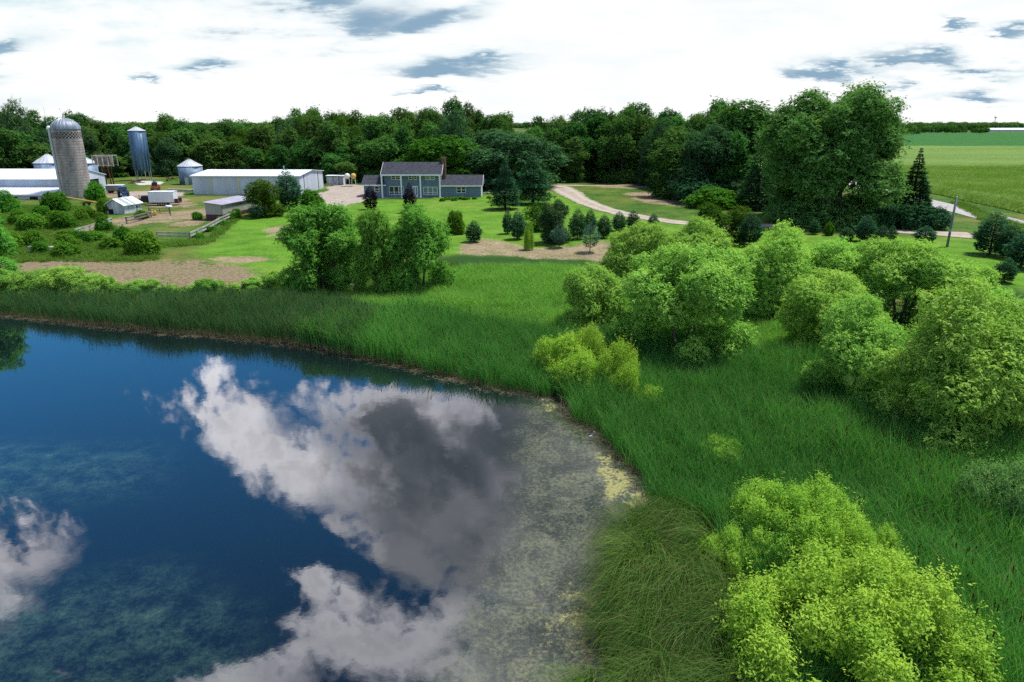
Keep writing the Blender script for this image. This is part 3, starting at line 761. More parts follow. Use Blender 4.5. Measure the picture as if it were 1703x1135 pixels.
# farmyard of bare gravel beside the long shed
def patch(name, px, mat, lift, amp=0.8, st=0.8, seed=1):
    q = GP(px); lo, hi = q.min(0)-2, q.max(0)+2
    x, y = np.meshgrid(np.arange(lo[0],hi[0],st), np.arange(lo[1],hi[1],st), indexing='ij')
    d = sdist(x, y, q)+amp*gnoise(x, y, 0.45, seed)
    i = np.arange(x.size).reshape(x.shape)
    qq = np.stack([i[:-1,:-1], i[1:,:-1], i[1:,1:], i[:-1,1:]], -1).reshape(-1,4)
    ok = (d.ravel()[qq] > 0).all(1); qq = qq[ok]
    u, inv = np.unique(qq, return_inverse=True)
    v = np.stack([x.ravel()[u], y.ravel()[u], Hv(x.ravel()[u], y.ravel()[u])+lift], 1)
    me = np_mesh(name, v, inv.reshape(-1,4), mat, {'across': np.zeros(len(u))}, True)
    o = bpy.data.objects.new(name, me); C.objects.link(o); return tag(o, kind='structure')
patch('farmyard', [(541,312),(560,306),(600,308),(640,312),(640,322),(604,336),(585,342),(560,347),(540,345),(527,338),(512,328),(541,318)], mat_gravel('yard_gravel',(0.25,0.215,0.185),(0.40,0.35,0.31),False), 0.045)
patch('concrete_slab', [(217,303),(240,301),(277,303),(270,308),(228,309)], mat_gravel('slab',(0.35,0.33,0.31),(0.55,0.53,0.50),False), 0.06, 0.3)
patch('yard_lane', [(195,320),(240,318),(310,321),(312,328),(240,326),(196,328)], mat_gravel('lane',(0.24,0.20,0.17),(0.40,0.34,0.30),False), 0.05, 0.5)

# ------------------------------------------------------------------ scattering (uncountable growth)
def inst(name, P, rot, scl, var, pt, protos, kind='stuff', label=None):
    me = bpy.data.meshes.new(name); me.vertices.add(len(P)); me.vertices.foreach_set('co', np.ascontiguousarray(P, np.float32).ravel())
    a = me.attributes.new('rot','FLOAT_VECTOR','POINT'); a.data.foreach_set('vector', np.ascontiguousarray(rot, np.float32).ravel())
    a = me.attributes.new('scl','FLOAT_VECTOR','POINT'); a.data.foreach_set('vector', np.ascontiguousarray(scl, np.float32).ravel())
    a = me.attributes.new('var','INT','POINT'); a.data.foreach_set('value', np.ascontiguousarray(var, np.int32))
    a = me.attributes.new('ptint','FLOAT','POINT'); a.data.foreach_set('value', np.ascontiguousarray(pt, np.float32))
    me.update()
    o = bpy.data.objects.new(name, me); C.objects.link(o)
    g = bpy.data.node_groups.new(name+'_nodes', 'GeometryNodeTree')
    g.interface.new_socket('Geometry', in_out='INPUT', socket_type='NodeSocketGeometry'); g.interface.new_socket('Geometry', in_out='OUTPUT', socket_type='NodeSocketGeometry')
    gi = g.nodes.new('NodeGroupInput'); gout = g.nodes.new('NodeGroupOutput'); ip = g.nodes.new('GeometryNodeInstanceOnPoints')
    jn = g.nodes.new('GeometryNodeJoinGeometry'); ip.inputs['Pick Instance'].default_value = True
    g.links.new(gi.outputs[0], ip.inputs['Points']); g.links.new(jn.outputs[0], ip.inputs['Instance'])
    for k, pm in enumerate(protos):
        po = bpy.data.objects.new(name+'_clump', pm)
        oi = g.nodes.new('GeometryNodeObjectInfo'); oi.inputs['Object'].default_value = po; oi.inputs['As Instance'].default_value = False
        gti = g.nodes.new('GeometryNodeGeometryToInstance'); g.links.new(oi.outputs['Geometry'], gti.inputs[0]); g.links.new(gti.outputs[0], jn.inputs[0])
    def na(nm, t):
        n = g.nodes.new('GeometryNodeInputNamedAttribute'); n.data_type = t; n.inputs['Name'].default_value = nm; return n.outputs[0]
    g.links.new(na('var','INT'), ip.inputs['Instance Index']); g.links.new(na('rot','FLOAT_VECTOR'), ip.inputs['Rotation']); g.links.new(na('scl','FLOAT_VECTOR'), ip.inputs['Scale'])
    g.links.new(ip.outputs[0], gout.inputs[0])
    md = o.modifiers.new('scatter','NODES'); md.node_group = g
    tag(o, label, None, None, kind); return o
def sample(poly, dens, rs, keep=None):
    q = np.asarray(poly, float); lo, hi = q.min(0), q.max(0); st = 1/math.sqrt(dens)
    x, y = np.meshgrid(np.arange(lo[0],hi[0],st), np.arange(lo[1],hi[1],st), indexing='ij')
    x = x.ravel()+rs.uniform(-.5,.5,x.size)*st; y = y.ravel()+rs.uniform(-.5,.5,y.size)*st
    ok = inside(x, y, q); x, y = x[ok], y[ok]
    if keep is not None: ok = keep(x, y); x, y = x[ok], y[ok]
    return x, y
def field(name, poly, dens, protos, rs, smin, smax, label, keep=None, lean=0.06, dz=-0.04, patch=0.7, rotz=None, zs=None):
    xs, ys = [], []
    for p in (poly if isinstance(poly, list) else [poly]):
        x, y = sample(p, dens, rs, keep); xs.append(x); ys.append(y)
    x, y = np.concatenate(xs), np.concatenate(ys); n = len(x)
    P = np.stack([x, y, np.maximum(Hv(x, y), -0.25)+dz], 1)
    rz = rs.uniform(0,2*PI,n) if rotz is None else rotz+rs.normal(0,0.45,n)
    rot = np.stack([rs.normal(0,lean,n), rs.normal(0,lean,n), rz], 1)
    pn = np.clip(0.5+0.9*gnoise(x, y, 0.38, 31)+0.8*gnoise(x, y, 0.12, 32)+0.5*gnoise(x, y, 1.1, 33), 0, 1)
    s = rs.uniform(smin, smax, n)*(0.78+0.42*pn)
    z = s if zs is None else s*zs(x, y)
    pt = np.clip(pn*(patch)+(1-patch)*rs.rand(n), 0, 1)
    return inst(name, P, rot, np.stack([s,s,z],1), rs.randint(0,len(protos),n), pt, protos, 'stuff', label)
def blades(name, rs, n, Rc, L, W, arch, lean, mat, seg=3, dirn=None, wtaper=0.1, lvar=0.25, heads=0):
    """clump of long leaves, each a narrow strip of seg quads"""
    r = Rc*np.sqrt(rs.rand(n)); a = rs.uniform(0,2*PI,n)
    base = np.stack([r*np.cos(a), r*np.sin(a), np.zeros(n)], 1)
    if dirn is None: d = rs.uniform(0,2*PI,n)
    else: d = dirn+rs.normal(0,0.5,n)
    hd = np.stack([np.cos(d), np.sin(d), np.zeros(n)], 1); sd = np.stack([-np.sin(d), np.cos(d), np.zeros(n)], 1)
    tw = rs.uniform(0,PI,n)[:,None]; wd = sd*np.cos(tw)+hd*np.sin(tw)*0.8
    ln = L*rs.uniform(1-lvar,1+lvar*0.6,n); ar = arch*rs.uniform(0.3,1.4,n); le = lean*rs.uniform(0,1.5,n); ww = W*rs.uniform(0.7,1.25,n)
    V_ = []; h = []
    for k in range(seg+1):
        f = k/seg; ang = le+ar*f*f
        p = base+hd*(np.sin(ang)*ln*f)[:,None]+np.array((0,0,1.0))*(np.cos(ang)*ln*f)[:,None]
        w = ww*(1-f)**0.7 if k else ww*0.8
        w = np.maximum(w, ww*wtaper)[:,None]
        V_ += [p-wd*w*0.5, p+wd*w*0.5]; h += [np.full(n, f)]*2
    V_ = np.stack(V_, 1); hh = np.stack(h, 1); m_ = 2*(seg+1)
    b = np.arange(n)[:,None]*m_
    q = np.concatenate([b+np.array((2*k,2*k+1,2*k+3,2*k+2)) for k in range(seg)], 0)
    t = np.repeat(rs.rand(n), m_)
    v = V_.reshape(-1,3); hh = hh.ravel()
    if heads:
        hv = []; hq = []; n0 = len(v)
        for k in range(heads):
            c = np.append(rs.uniform(-Rc,Rc,2), L*rs.uniform(0.75,0.95))
            for (dx,dy) in ((0.022,0),(0,0.022)):
                i = n0+len(hv); hv += [c+(-dx,-dy,0), c+(dx,dy,0), c+(dx,dy,0.22), c+(-dx,-dy,0.22)]; hq.append((i,i+1,i+2,i+3))
        v = np.vstack([v, np.array(hv)]); q = np.vstack([q, np.array(hq)]); t = np.concatenate([t, np.full(len(hv),2.0)]); hh = np.concatenate([hh, np.full(len(hv),0.9)])
    return np_mesh(name, v, q, mat, {'tint': t, 'hgt': hh})
# ------------------------------------------------------------------ building materials
SIDING = mat_paint('siding_blue_grey', (0.135,0.205,0.275), 0.7, 0.08, 0.8, ribs=0.2, ribdir=2)
SHINGLE = mat_paint('shingle_charcoal', (0.050,0.056,0.075), 0.9, 0.2, 1.5, streak=False, spec=0.2, ribs=0.3, ribdir=1)
WHITE = mat_paint('white_trim', (0.74,0.76,0.80), 0.5, 0.05, 1.0)
STEELW = mat_paint('white_steel_siding', (0.50,0.56,0.66), 0.5, 0.12, 0.35, ribs=0.45, ribdir=0)
STEELWY = mat_paint('white_steel_end_siding', (0.56,0.61,0.70), 0.5, 0.10, 0.35, ribs=0.45, ribdir=1)
STEELR = mat_paint('white_steel_roof', (0.78,0.81,0.86), 0.4, 0.06, 0.25, streak=False, ribs=0.45, ribdir=0)
CLER = mat_paint('blue_white_clerestory', (0.36,0.45,0.56), 0.5, 0.10, 0.3, ribs=0.45, ribdir=0)
CREAM = mat_paint('cream_strip', (0.50,0.50,0.34), 0.6, 0.1)
GALV = mat_paint('galvanised_steel', (0.22,0.32,0.44), 0.5, 0.22, 0.8, metal=0.25, ribs=0.22, ribdir=2)
GALVV = mat_paint('galvanised_hopper', (0.08,0.17,0.29), 0.5, 0.25, 0.5, metal=0.3)
GALVR = mat_paint('galvanised_roof', (0.50,0.55,0.62), 0.45, 0.12, 0.8, metal=0.3)
DOME = mat_paint('dome_steel', (0.24,0.30,0.38), 0.6, 0.2, 0.9, metal=0.15)
DARK = mat_paint('dark_interior', (0.012,0.012,0.016), 0.9, 0.2)  # near-black for dark parts; doorway slabs use it as painted interior shade
BLACK = mat_paint('black_paint', (0.014,0.014,0.016), 0.35, 0.2)
RUBBER = mat_paint('rubber', (0.02,0.02,0.02), 0.85, 0.2)
RUST = mat_paint('rusty_iron', (0.13,0.055,0.030), 0.85, 0.3, 2.0)
BLUE = mat_paint('tractor_blue', (0.02,0.10,0.30), 0.4, 0.15)
YEL = mat_paint('faded_yellow', (0.62,0.42,0.10), 0.6, 0.15)
TAN = mat_paint('tan_siding', (0.33,0.35,0.29), 0.6, 0.07, ribs=0.3, ribdir=1)
MAROON = mat_paint('maroon_siding', (0.075,0.020,0.040), 0.6, 0.12)
LAV = mat_paint('lavender_roof', (0.34,0.32,0.42), 0.5, 0.12, 0.4, streak=False)
WOODG = mat_paint('weathered_wood', (0.22,0.20,0.17), 0.9, 0.25, 1.5)
WOODW = mat_paint('pale_rail', (0.42,0.42,0.37), 0.8, 0.2, 1.0)
PEEL = mat_paint('peeling_white', (0.62,0.65,0.70), 0.8, 0.25, 1.6)
PATCHR = mat_paint('patched_roof', (0.28,0.36,0.42), 0.6, 0.2)
CONC = mat_paint('concrete_plain', (0.40,0.38,0.35), 0.9, 0.15)
POLEM = mat_paint('pole_wood', (0.19,0.22,0.24), 0.8, 0.2, 1.0)
BRICK = mat_paint('brick_brown', (0.20,0.105,0.085), 0.9, 0.25, 5.0, streak=False)
MULCH = mat_paint('red_brick_step', (0.20,0.085,0.06), 0.9, 0.25, 3.0)
def mat_glass(name, col):
    m, nt, out = material(name); principled(nt, out, col, 0.08, 0, 0.6); return m
GLASS = mat_glass('window_glass', (0.018,0.022,0.028)); CURTAIN = mat_glass('curtained_glass', (0.16,0.22,0.22))
def mat_stave():
    m, nt, out = material('silo_stave'); x, y, z = nt.sep(nt.obj())
    a = nt.m('ARCTAN2', y, x)*2.9
    b = nt.new('ShaderNodeTexBrick'); nt.put(b.inputs['Vector'], nt.xyz(a, z, 0.0)); b.inputs['Scale'].default_value = 1.0
    b.inputs['Brick Width'].default_value = 0.5; b.inputs['Row Height'].default_value = 0.42; b.inputs['Mortar Size'].default_value = 0.025
    nt.put(b.inputs['Color1'], (0.36,0.33,0.315)); nt.put(b.inputs['Color2'], (0.45,0.42,0.40)); nt.put(b.inputs['Mortar'], (0.22,0.21,0.20))
    n = nt.noise(nt.scalev(nt.obj(), (1,1,0.25)), 0.7, 5, 0.65)
    c = nt.mix(nt.step(n, 0.3, 0.75), (0.55,0.55,0.57), (1.15,1.1,1.05)); c = nt.mix(1.0, V(nt, b.outputs[0]), c, 'MULTIPLY')
    principled(nt, out, c, 0.9, 0, 0.2, nt.bump(V(nt, b.outputs[1]), -0.5, 0.03)); return m
STAVE = mat_stave()

def gable(w, d0, d1, ze, zr, t=0.14):
    """roof along local x between w[0], w[1]; eaves at y d0, d1"""
    m = MB(); mid = (d0+d1)/2
    m.prism([(d0,ze),(mid,zr),(d1,ze),(d1,ze-t),(mid,zr-t),(d0,ze-t)], w[0], w[1]); return m
def gwall(x0, x1, y0, y1, zb, ze, zr):
    m = MB(); m.prism([(y0,zb),(y1,zb),(y1,ze),((y0+y1)/2,zr),(y0,ze)], x0, x1); return m

# ------------------------------------------------------------------ the farmhouse
def house():
    hx, hy, hz = -24.0, 166.0, 1.35
    r = thing('farmhouse', 'blue grey two storey farmhouse with white columns, dark roof and low side wings', 'house', (hx,hy,hz))
    def W(zx, zy, Yw): px = 590+zx/7.096; py = 255+zy/7.1; return xat(px,py,Yw)-hx, zat(px,py,Yw)-hz
    ez, rz = 6.9-hz, 9.45-hz
    mx0, mx1 = -30.3-hx, -16.95-hx
    gwall(mx0, mx1, 0, 6.6, -0.8, ez-0.05, 0).f  # (profile built below)
    m = MB(); m.prism([(0,-0.8),(6.9,-0.8),(6.9,ez-0.1),(2.7,rz-0.22),(0,ez+0.95)], mx0, mx1); m.build('main_wall', SIDING, r)
    rf = gable((mx0-0.55, mx1+0.5), -2.0, 7.4, ez, rz).build('main_roof', SHINGLE, r)
    t = MB(); t.box(mx0-0.5, mx1+0.45, -2.06, -2.003, ez-0.36, ez-0.02); t.build('fascia', WHITE, rf)
    for s in (mx0-0.56, mx1+0.503):
        t = MB(); t.prism([(-2.0,ez+0.01),(2.7,rz+0.01),(7.4,ez+0.01),(7.4,ez-0.24),(2.7,rz-0.24),(-2.0,ez-0.24)], s, s+0.06); t.build('barge_board', WHITE, rf)
    t = MB(); t.box(mx0-0.4, mx1+0.4, -1.98, -0.004, ez-0.20, ez-0.15); t.build('soffit', WHITE, rf)
    p = MB(); p.box(mx0-0.3, mx1+0.2, -2.0, -0.003, -0.6, 0.14); p.build('porch_floor', CONC, r)
    for zx in (322, 550, 776, 1004):
        x, _ = W(zx, 400, hy-1.75); c = MB()
        c.box(x-0.16,x+0.16,-1.91,-1.59,0.14,ez-0.36).box(x-0.22,x+0.22,-1.97,-1.53,0.141,0.4).box(x-0.22,x+0.22,-1.97,-1.53,ez-0.55,ez-0.361); c.build('column', WHITE, r)
    # side wings
    rz2, ez2 = 6.4-hz, 4.25-hz
    wx1 = -7.4-hx
    m = MB(); m.prism([(0.1,-0.8),(7.6,-0.8),(7.6,ez2-0.1),(3.85,rz2-0.2),(0.1,ez2-0.1)], mx1+0.003, wx1); m.build('garage_wall', SIDING, r)
    rf2 = gable((mx1+0.004, wx1+0.45), -0.6, 8.3, ez2, rz2).build('garage_roof', SHINGLE, r)
    t = MB(); t.box(mx1+0.01, wx1+0.44, -0.66, -0.603, ez2-0.30, ez2-0.01); t.build('fascia', WHITE, rf2)
    t = MB(); t.prism([(-0.6,ez2+0.01),(3.85,rz2+0.01),(8.3,ez2+0.01),(8.3,ez2-0.26),(3.85,rz2-0.26),(-0.6,ez2-0.26)], wx1+0.453, wx1+0.51); t.build('barge_board', WHITE, rf2)
    for y0, y1 in ((0.9,3.3),(4.2,6.6)):
        g = MB(); g.box(wx1+0.003, wx1+0.06, y0, y1, -0.25, 2.35)
        for k in range(1,4): g.box(wx1+0.06, wx1+0.075, y0+0.08, y1-0.08, -0.2+k*0.62-0.55, -0.2+k*0.62-0.05)
        g.build('garage_door', WHITE, r)
    t = MB(); t.box(wx1-0.02, wx1+0.05, -0.03+0.1, 0.75, -0.5, ez2-0.3); t.build('corner_board', WHITE, r)
    ex, ez3 = -35.2-hx, 4.45-hz
    m = MB(); m.prism([(-0.4,-0.8),(6.2,-0.8),(6.2,ez3-0.1),(2.9,rz2-0.2),(-0.4,ez3-0.1)], ex, mx0-0.003); m.build('side_wall', SIDING, r)
    rf3 = gable((ex-0.5, mx0-0.004), -1.2, 7.0, ez3, rz2).build('side_roof', SHINGLE, r)
    t = MB(); t.box(ex-0.5, mx0+0.5, -1.26, -1.203, ez3-0.28, ez3-0.01); t.build('fascia', WHITE, rf3)
    ch = MB(); ch.box(mx1+0.1, mx1+1.05, 2.1, 3.35, -0.5, 10.3-hz).box(mx1+0.02, mx1+1.13, 2.0, 3.45, 10.3-hz+0.001, 10.45-hz); ch.build('chimney', BRICK, r)
    def win(zx0, zx1, zy0, zy1, yl, cols, split=None, glass=GLASS):
        x0, z1 = W(zx0, zy0, hy+yl); x1, z0 = W(zx1, zy1, hy+yl); f = MB(); b = 0.11; y0, y1 = yl-0.09, yl-0.003
        f.box(x0,x1,y0,y1,z0,z0+b).box(x0,x1,y0,y1,z1-b,z1).box(x0,x0+b,y0,y1,z0+b,z1-b).box(x1-b,x1,y0,y1,z0+b,z1-b)
        for k in range(1, cols):
            x = x0+(x1-x0)*k/cols; f.box(x-0.08,x+0.08,y0+0.005,y1,z0+b,z1-b)
        if split: z = z0+(z1-z0)*split; f.box(x0+b,x1-b,y0+0.01,y1,z-0.05,z+0.05)
        o = f.build('window', WHITE, r)
        g = MB(); g.box(x0+b*0.5,x1-b*0.5,yl-0.03,yl-0.01,z0+b*0.5,z1-b*0.5); g.build('pane', glass, o)
    win(428,540,260,314,0,2,0.5); win(633,677,260,316,0,1,0.5); win(697,737,260,316,0,1,0.5); win(830,946,260,316,0,2,0.5,CURTAIN)
    win(405,580,392,490,0,3,0.3); win(806,980,398,495,0,3,0.3,CURTAIN); win(1201,1313,397,470,0.1,2,0.5); win(232,291,388,458,-0.4,1,0.45); win(262,299,518,555,-0.4,1)
    x0, z1 = W(680, 388, hy); x1, _ = W(745, 400, hy)
    d = MB(); d.box(x0,x1,-0.08,-0.003,0.141,z1); dd = d.build('front_door', WHITE, r)
    g = MB()
    for k in (0.12,0.58): g.box(x0+(x1-x0)*k, x0+(x1-x0)*(k+0.30), -0.095,-0.081,0.6,z1-0.25)
    g.build('pane', CURTAIN, dd)
    # gable window beside the chimney
    for zc in (3.9, 5.1):
        f = MB(); f.box(mx1+0.003,mx1+0.07,0.75,1.55,zc,zc+0.75); o = f.build('window', WHITE, r)
        g = MB(); g.box(mx1+0.07,mx1+0.085,0.87,1.43,zc+0.12,zc+0.63); g.build('pane', GLASS, o)
    v = MB(); v.lathe([(0.07,0),(0.07,0.5)], (-4.5,1.0,ez+1.4), 8); v.build('vent_pipe', DARK, rf)
    s = MB(); s.box(mx0-0.6,mx0+1.6,-3.3,-2.003,-0.7,-0.08).box(mx0-0.4,mx0+1.2,-3.0,-2.004,-0.08,0.05); s.build('brick_step', MULCH, r)
house()

# ------------------------------------------------------------------ silo, bins and sheds
def silo():
    r = thing('concrete_silo', 'tall grey concrete stave silo with silver dome beside the white barn', 'silo', (-102.0,163.3,0.8))
    R_ = 2.95; top = 16.0
    MB().lathe([(R_,-1),(R_,top)], n=48).build('barrel', STAVE, r)
    prof = [(R_+0.06,top+0.001)]+[(R_*math.cos(a)*1.02, top+0.25+R_*0.78*math.sin(a)) for a in np.linspace(0,PI/2*0.97,9)]
    d = MB().lathe(prof, n=48).build('dome', DOME, r, True)
    s = MB()
    for k in range(24):
        a = 2*PI*k/24; s.tube([(math.cos(a)*q[0]*1.004, math.sin(a)*q[0]*1.004, q[1]+0.02) for q in prof[1:]], [0.035]*9, 4)
    s.build('dome_rib', GALVR, d)
    MB().lathe([(0.3,top+R_*0.78+0.2),(0.3,top+R_*0.78+0.42),(0.05,top+R_*0.78+0.5)], n=12).build('dome_cap', GALVR, d)
    c = MB()
    for row in range(4):
        for k in range(52):
            if (k+row) % 2: continue
            a0, a1 = 2*PI*k/52, 2*PI*(k+0.92)/52; z = top-0.45-row*0.34; q = R_+0.012
            P = [(q*math.cos(a),q*math.sin(a)) for a in (a0,a1)]; p = [((q-0.1)*math.cos(a),(q-0.1)*math.sin(a)) for a in (a0,a1)]
            b = len(c.v); c.v += [(*P[0],z-0.30),(*P[1],z-0.30),(*P[1],z),(*P[0],z),(*p[0],z-0.30),(*p[1],z-0.30),(*p[1],z),(*p[0],z)]
            c.f += [(b,b+1,b+2,b+3),(b+3,b+2,b+6,b+7),(b,b+4,b+5,b+1),(b,b+3,b+7,b+4),(b+1,b+5,b+6,b+2)]
    c.build('checker_band', DARK, r)
    h = MB()
    a = rad(205)
    for z in np.arange(0.5, top, 0.62): h.lathe([(R_+0.025,z),(R_+0.025,z+0.04)], n=48, cap=False)
    h.build('steel_hoop', WOODG, r)
    ch = MB(); cx, cy = (R_+0.25)*math.cos(a), (R_+0.25)*math.sin(a); ch.tube([(cx,cy,0),(cx,cy,top+0.1)], [0.36,0.36], 10); ch.build('chute', GALVR, r)
    hd = MB(); hd.lathe([(0.45,top+0.1),(0.55,top+0.3),(0.45,top+0.75),(0.1,top+0.95)], (cx,cy,0), 12); hd.build('chute_hood', WHITE, r, True)
    ro = MB(); ro.tube([(cx*1.05,cy*1.1,top+0.8),(cx*1.08,cy*1.1,top+5.0)], [0.035,0.02], 5); ro.build('lightning_rod', GALVR, r)
silo()
def bin_(name, loc, R_, ze, za, label, legs=False, group=None, zb=0.0, wallm=None):
    r = thing(name, label, 'grain bin', loc, 0, group)
    w = MB().lathe([(R_,zb),(R_,ze)], n=32).build('wall', wallm or GALV, r, True)
    rf = MB().lathe([(R_+0.15,ze-0.02),(R_*0.12,za-0.2),(R_*0.12,za)], n=32).build('roof', GALVR, r)
    q = MB()
    for k in range(20):
        a = 2*PI*k/20; q.tube([(math.cos(a)*(R_+0.12),math.sin(a)*(R_+0.12),ze+0.02),(math.cos(a)*R_*0.13,math.sin(a)*R_*0.13,za-0.17)],[0.045,0.03],4)
    q.build('roof_rib', WHITE, rf)
    if legs:
        MB().lathe([(R_*0.2,zb-1.3),(R_*0.98,zb+0.02)], n=32).build('hopper_cone', GALVV, r)
        s = MB()
        for k in range(16):
            a = 2*PI*k/16; s.tube([(math.cos(a)*(R_+0.04),math.sin(a)*(R_+0.04),zb),(math.cos(a)*(R_+0.04),math.sin(a)*(R_+0.04),ze)],[0.05,0.05],4)
        s.build('wall_rib', GALV, w)
        for k in range(6):
            a = 2*PI*k/6+0.2; x, y = R_*0.9*math.cos(a), R_*0.9*math.sin(a)
            MB().tube([(x,y,-0.5),(x,y,zb)],[0.12,0.12],6).build('leg', WOODW, r)
    else:
        d = MB(); d.box(-0.5,0.5,-R_-0.05,-R_+0.2,0.2,2.2); d.build('door', GALVR, r)
    return r
bin_('grain_bin', (-93.2,203.5,1.3), 3.3, 5.3, 7.25, 'squat round grey grain bin with ribbed cone roof behind the long white shed')
bin_('grain_bin', (-125.0,190,1.3), 3.5, 6.9, 9.2, 'corrugated grain bin with wide cone roof behind the barn ridge')
bin_('grain_bin', (-121.8,200,1.3), 3.5, 6.3, 8.3, 'grain bin mostly hidden behind the concrete silo')
bin_('hopper_bin', (-114.1,217,1.3), 2.4, 14.9, 16.2, 'tall narrow blue grey hopper bin standing on legs before the wood', True, None, 3.4, GALVV)

def barn():
    r = thing('pole_barn', 'long low white barn with clerestory wall and lean-to behind the green bushes', 'barn', (-106,174,0.8))
    L = -75
    m = MB(); m.prism([(-7.7,-1),(-7.7,4.75),(0,6.55),(8,4.75),(8,-1)], L, -0.003); m.build('wall', CLER, r)
    g = MB(); d0, d1, dz = 0.6, 5.2, 4.05
    g.prism([(-7.75,-1),(-7.75,4.78),(0,6.58),(8.05,4.78),(8.05,-1),(d1,-1),(d1,dz),(d0,dz),(d0,-1)], 0.0, 0.12); ge = g.build('end_wall', STEELWY, r)
    MB().box(-0.4,-0.001,d0-0.1,d1+0.1,-1,dz+0.1).build('barn_doorway_shade', DARK, r)  # solid near-black slab: the shade inside the barn is put into its colour
    rf = MB(); rf.prism([(-8.1,4.72),(0,6.62),(8.5,4.72),(8.5,4.86),(0,6.76),(-8.1,4.86)], L, 0.35); rf.build('roof', STEELR, r)
    lw = MB(); lw.box(L,-0.5,-14.4,-14.2,-1.2,1.8); lw.build('lean_wall', STEELW, r)
    ls = MB(); ls.prism([(-14.4,-1.2),(-7.71,-1.2),(-7.71,2.85),(-14.4,1.85)], -0.5, -0.35); ls.build('lean_end', STEELWY, r)
    lr = MB(); lr.prism([(-14.9,1.80),(-7.705,2.93),(-7.705,3.05),(-14.9,1.92)], L, -0.2); lr.build('lean_roof', STEELR, r)
    t = MB(); t.box(L,-0.2,-15.0,-14.903,1.68,1.94); t.build('fascia', WHITE, r)
    for x in (-4.0,-8.6,-15,-22): MB().box(x-0.9,x+0.9,-14.44,-14.39,-0.6,1.35).build('opening_shade', DARK, r)  # closed dark slabs on the wall, painted as the shade within openings
barn()
def longshed():
    r = thing('machine_shed', 'long white steel machine shed with low pitched white roof beyond the gravel yard', 'shed', (-52.0,171,0.9), rad(-1.5))
    L, D, e, p = -26.6, 19.6, 5.2, 6.05
    m = MB(); m.prism([(0,-1),(D,-1),(D,e-0.1),(D/2,p-0.12),(0,e-0.1)], L, -0.05); m.build('wall', STEELW, r)
    g = MB(); g.prism([(0.01,-1),(D-0.01,-1),(D-0.01,e-0.11),(D/2,p-0.13),(0.01,e-0.11)], -0.049, 0.0); g.build('end_wall', STEELWY, r)
    gable((L-0.3, 0.35), -0.4, D+0.4, e, p, 0.12).build('roof', STEELR, r)
    t = MB(); t.box(L-0.3,0.35,-0.46,-0.403,e-0.28,e-0.01); t.build('fascia', WHITE, r)
    for x in (L+4.6, L+11.4): MB().box(x-0.25,x+0.25,-0.05,-0.003,-1,e-0.3).build('door_post', CREAM, r)
    for y in (3.4, 15.0): MB().box(0.003,0.06,y-0.12,y+0.12,-1,e-0.05).build('door_rail', DARK, r)
    MB().box(L+16.4,L+17.2,-0.03,-0.003,0.1,2.1).build('walk_door', WHITE, r)
    MB().tube([(-7,D/2,p-0.2),(-7,D/2,p+0.95)],[0.14,0.14],8).build('roof_vent', GALV, r)
longshed()
def tanshed():
    a = rad(-9.3); r = thing('storage_shed', 'tan shed with maroon base and flat lavender roof at the end of the paddock fence', 'shed', (-53.2,126.5,1.35), a)
    Lx, Ly = -3.3, 11.6
    m = MB(); m.prism([(0,0.85),(0,2.62),(Lx,3.0),(Lx,0.85)], 0, Ly, 'y'); m.build('wall', TAN, r)
    m = MB(); m.box(Lx-0.02,0.02,-0.02,Ly+0.02,-0.5,0.849); m.build('base_wall', MAROON, r)
    m = MB(); m.prism([(0.3,2.60),(0.3,2.70),(Lx-0.3,3.12),(Lx-0.3,3.02)], -0.3, Ly+0.3, 'y'); m.build('roof', LAV, r)
    m = MB(); m.box(0.02,0.05,0.01,0.12,-0.4,2.6).box(-0.02,0.06,-0.045,-0.021,-0.4,2.6); m.build('corner_trim', WOODG, r)
tanshed()
def wshed():
    a = math.atan2(4.8,0.9)-PI/2; r = thing('garden_shed', 'small white shed with peeling paint and patched metal roof by the paddock', 'shed', (-75.5,134.3,1.25), a)
    wx, ly, e, p = -3.9, 4.9, 1.85, 2.9
    m = MB(); m.prism([(0,-0.5),(0,e),(wx/2,p),(wx,e),(wx,-0.5)], 0, ly, 'y'); m.build('wall', PEEL, r)
    rf = MB(); rf.prism([(0.35,e-0.16),(wx/2,p+0.02),(wx-0.35,e-0.16),(wx-0.35,e-0.06),(wx/2,p+0.12),(0.35,e-0.06)], -0.35, ly+0.3, 'y'); ro = rf.build('roof', STEELR, r)
    for y0, y1 in ((0.7,1.8),(2.4,3.1)):
        q = MB(); q.poly([(0.352,y0,e-0.045),(0.352,y1,e-0.045),(wx/2+0.1,y1,p+0.085),(wx/2+0.1,y0,p+0.085)]); q.build('roof_patch', PATCHR, ro)
    o = MB().box(0.003,0.06,3.2,3.9,0.7,1.5).build('window', WHITE, r)
    MB().box(0.06,0.075,3.28,3.52,0.78,1.42).build('pane', GLASS, o); MB().box(0.06,0.075,3.58,3.82,0.78,1.42).build('pane', GLASS, o)
    MB().box(wx+0.5,wx+1.5,-0.04,-0.003,-0.3,1.0).build('doorway_shade', DARK, r)  # dark slab on the wall, shade of a doorway painted as colour
wshed()
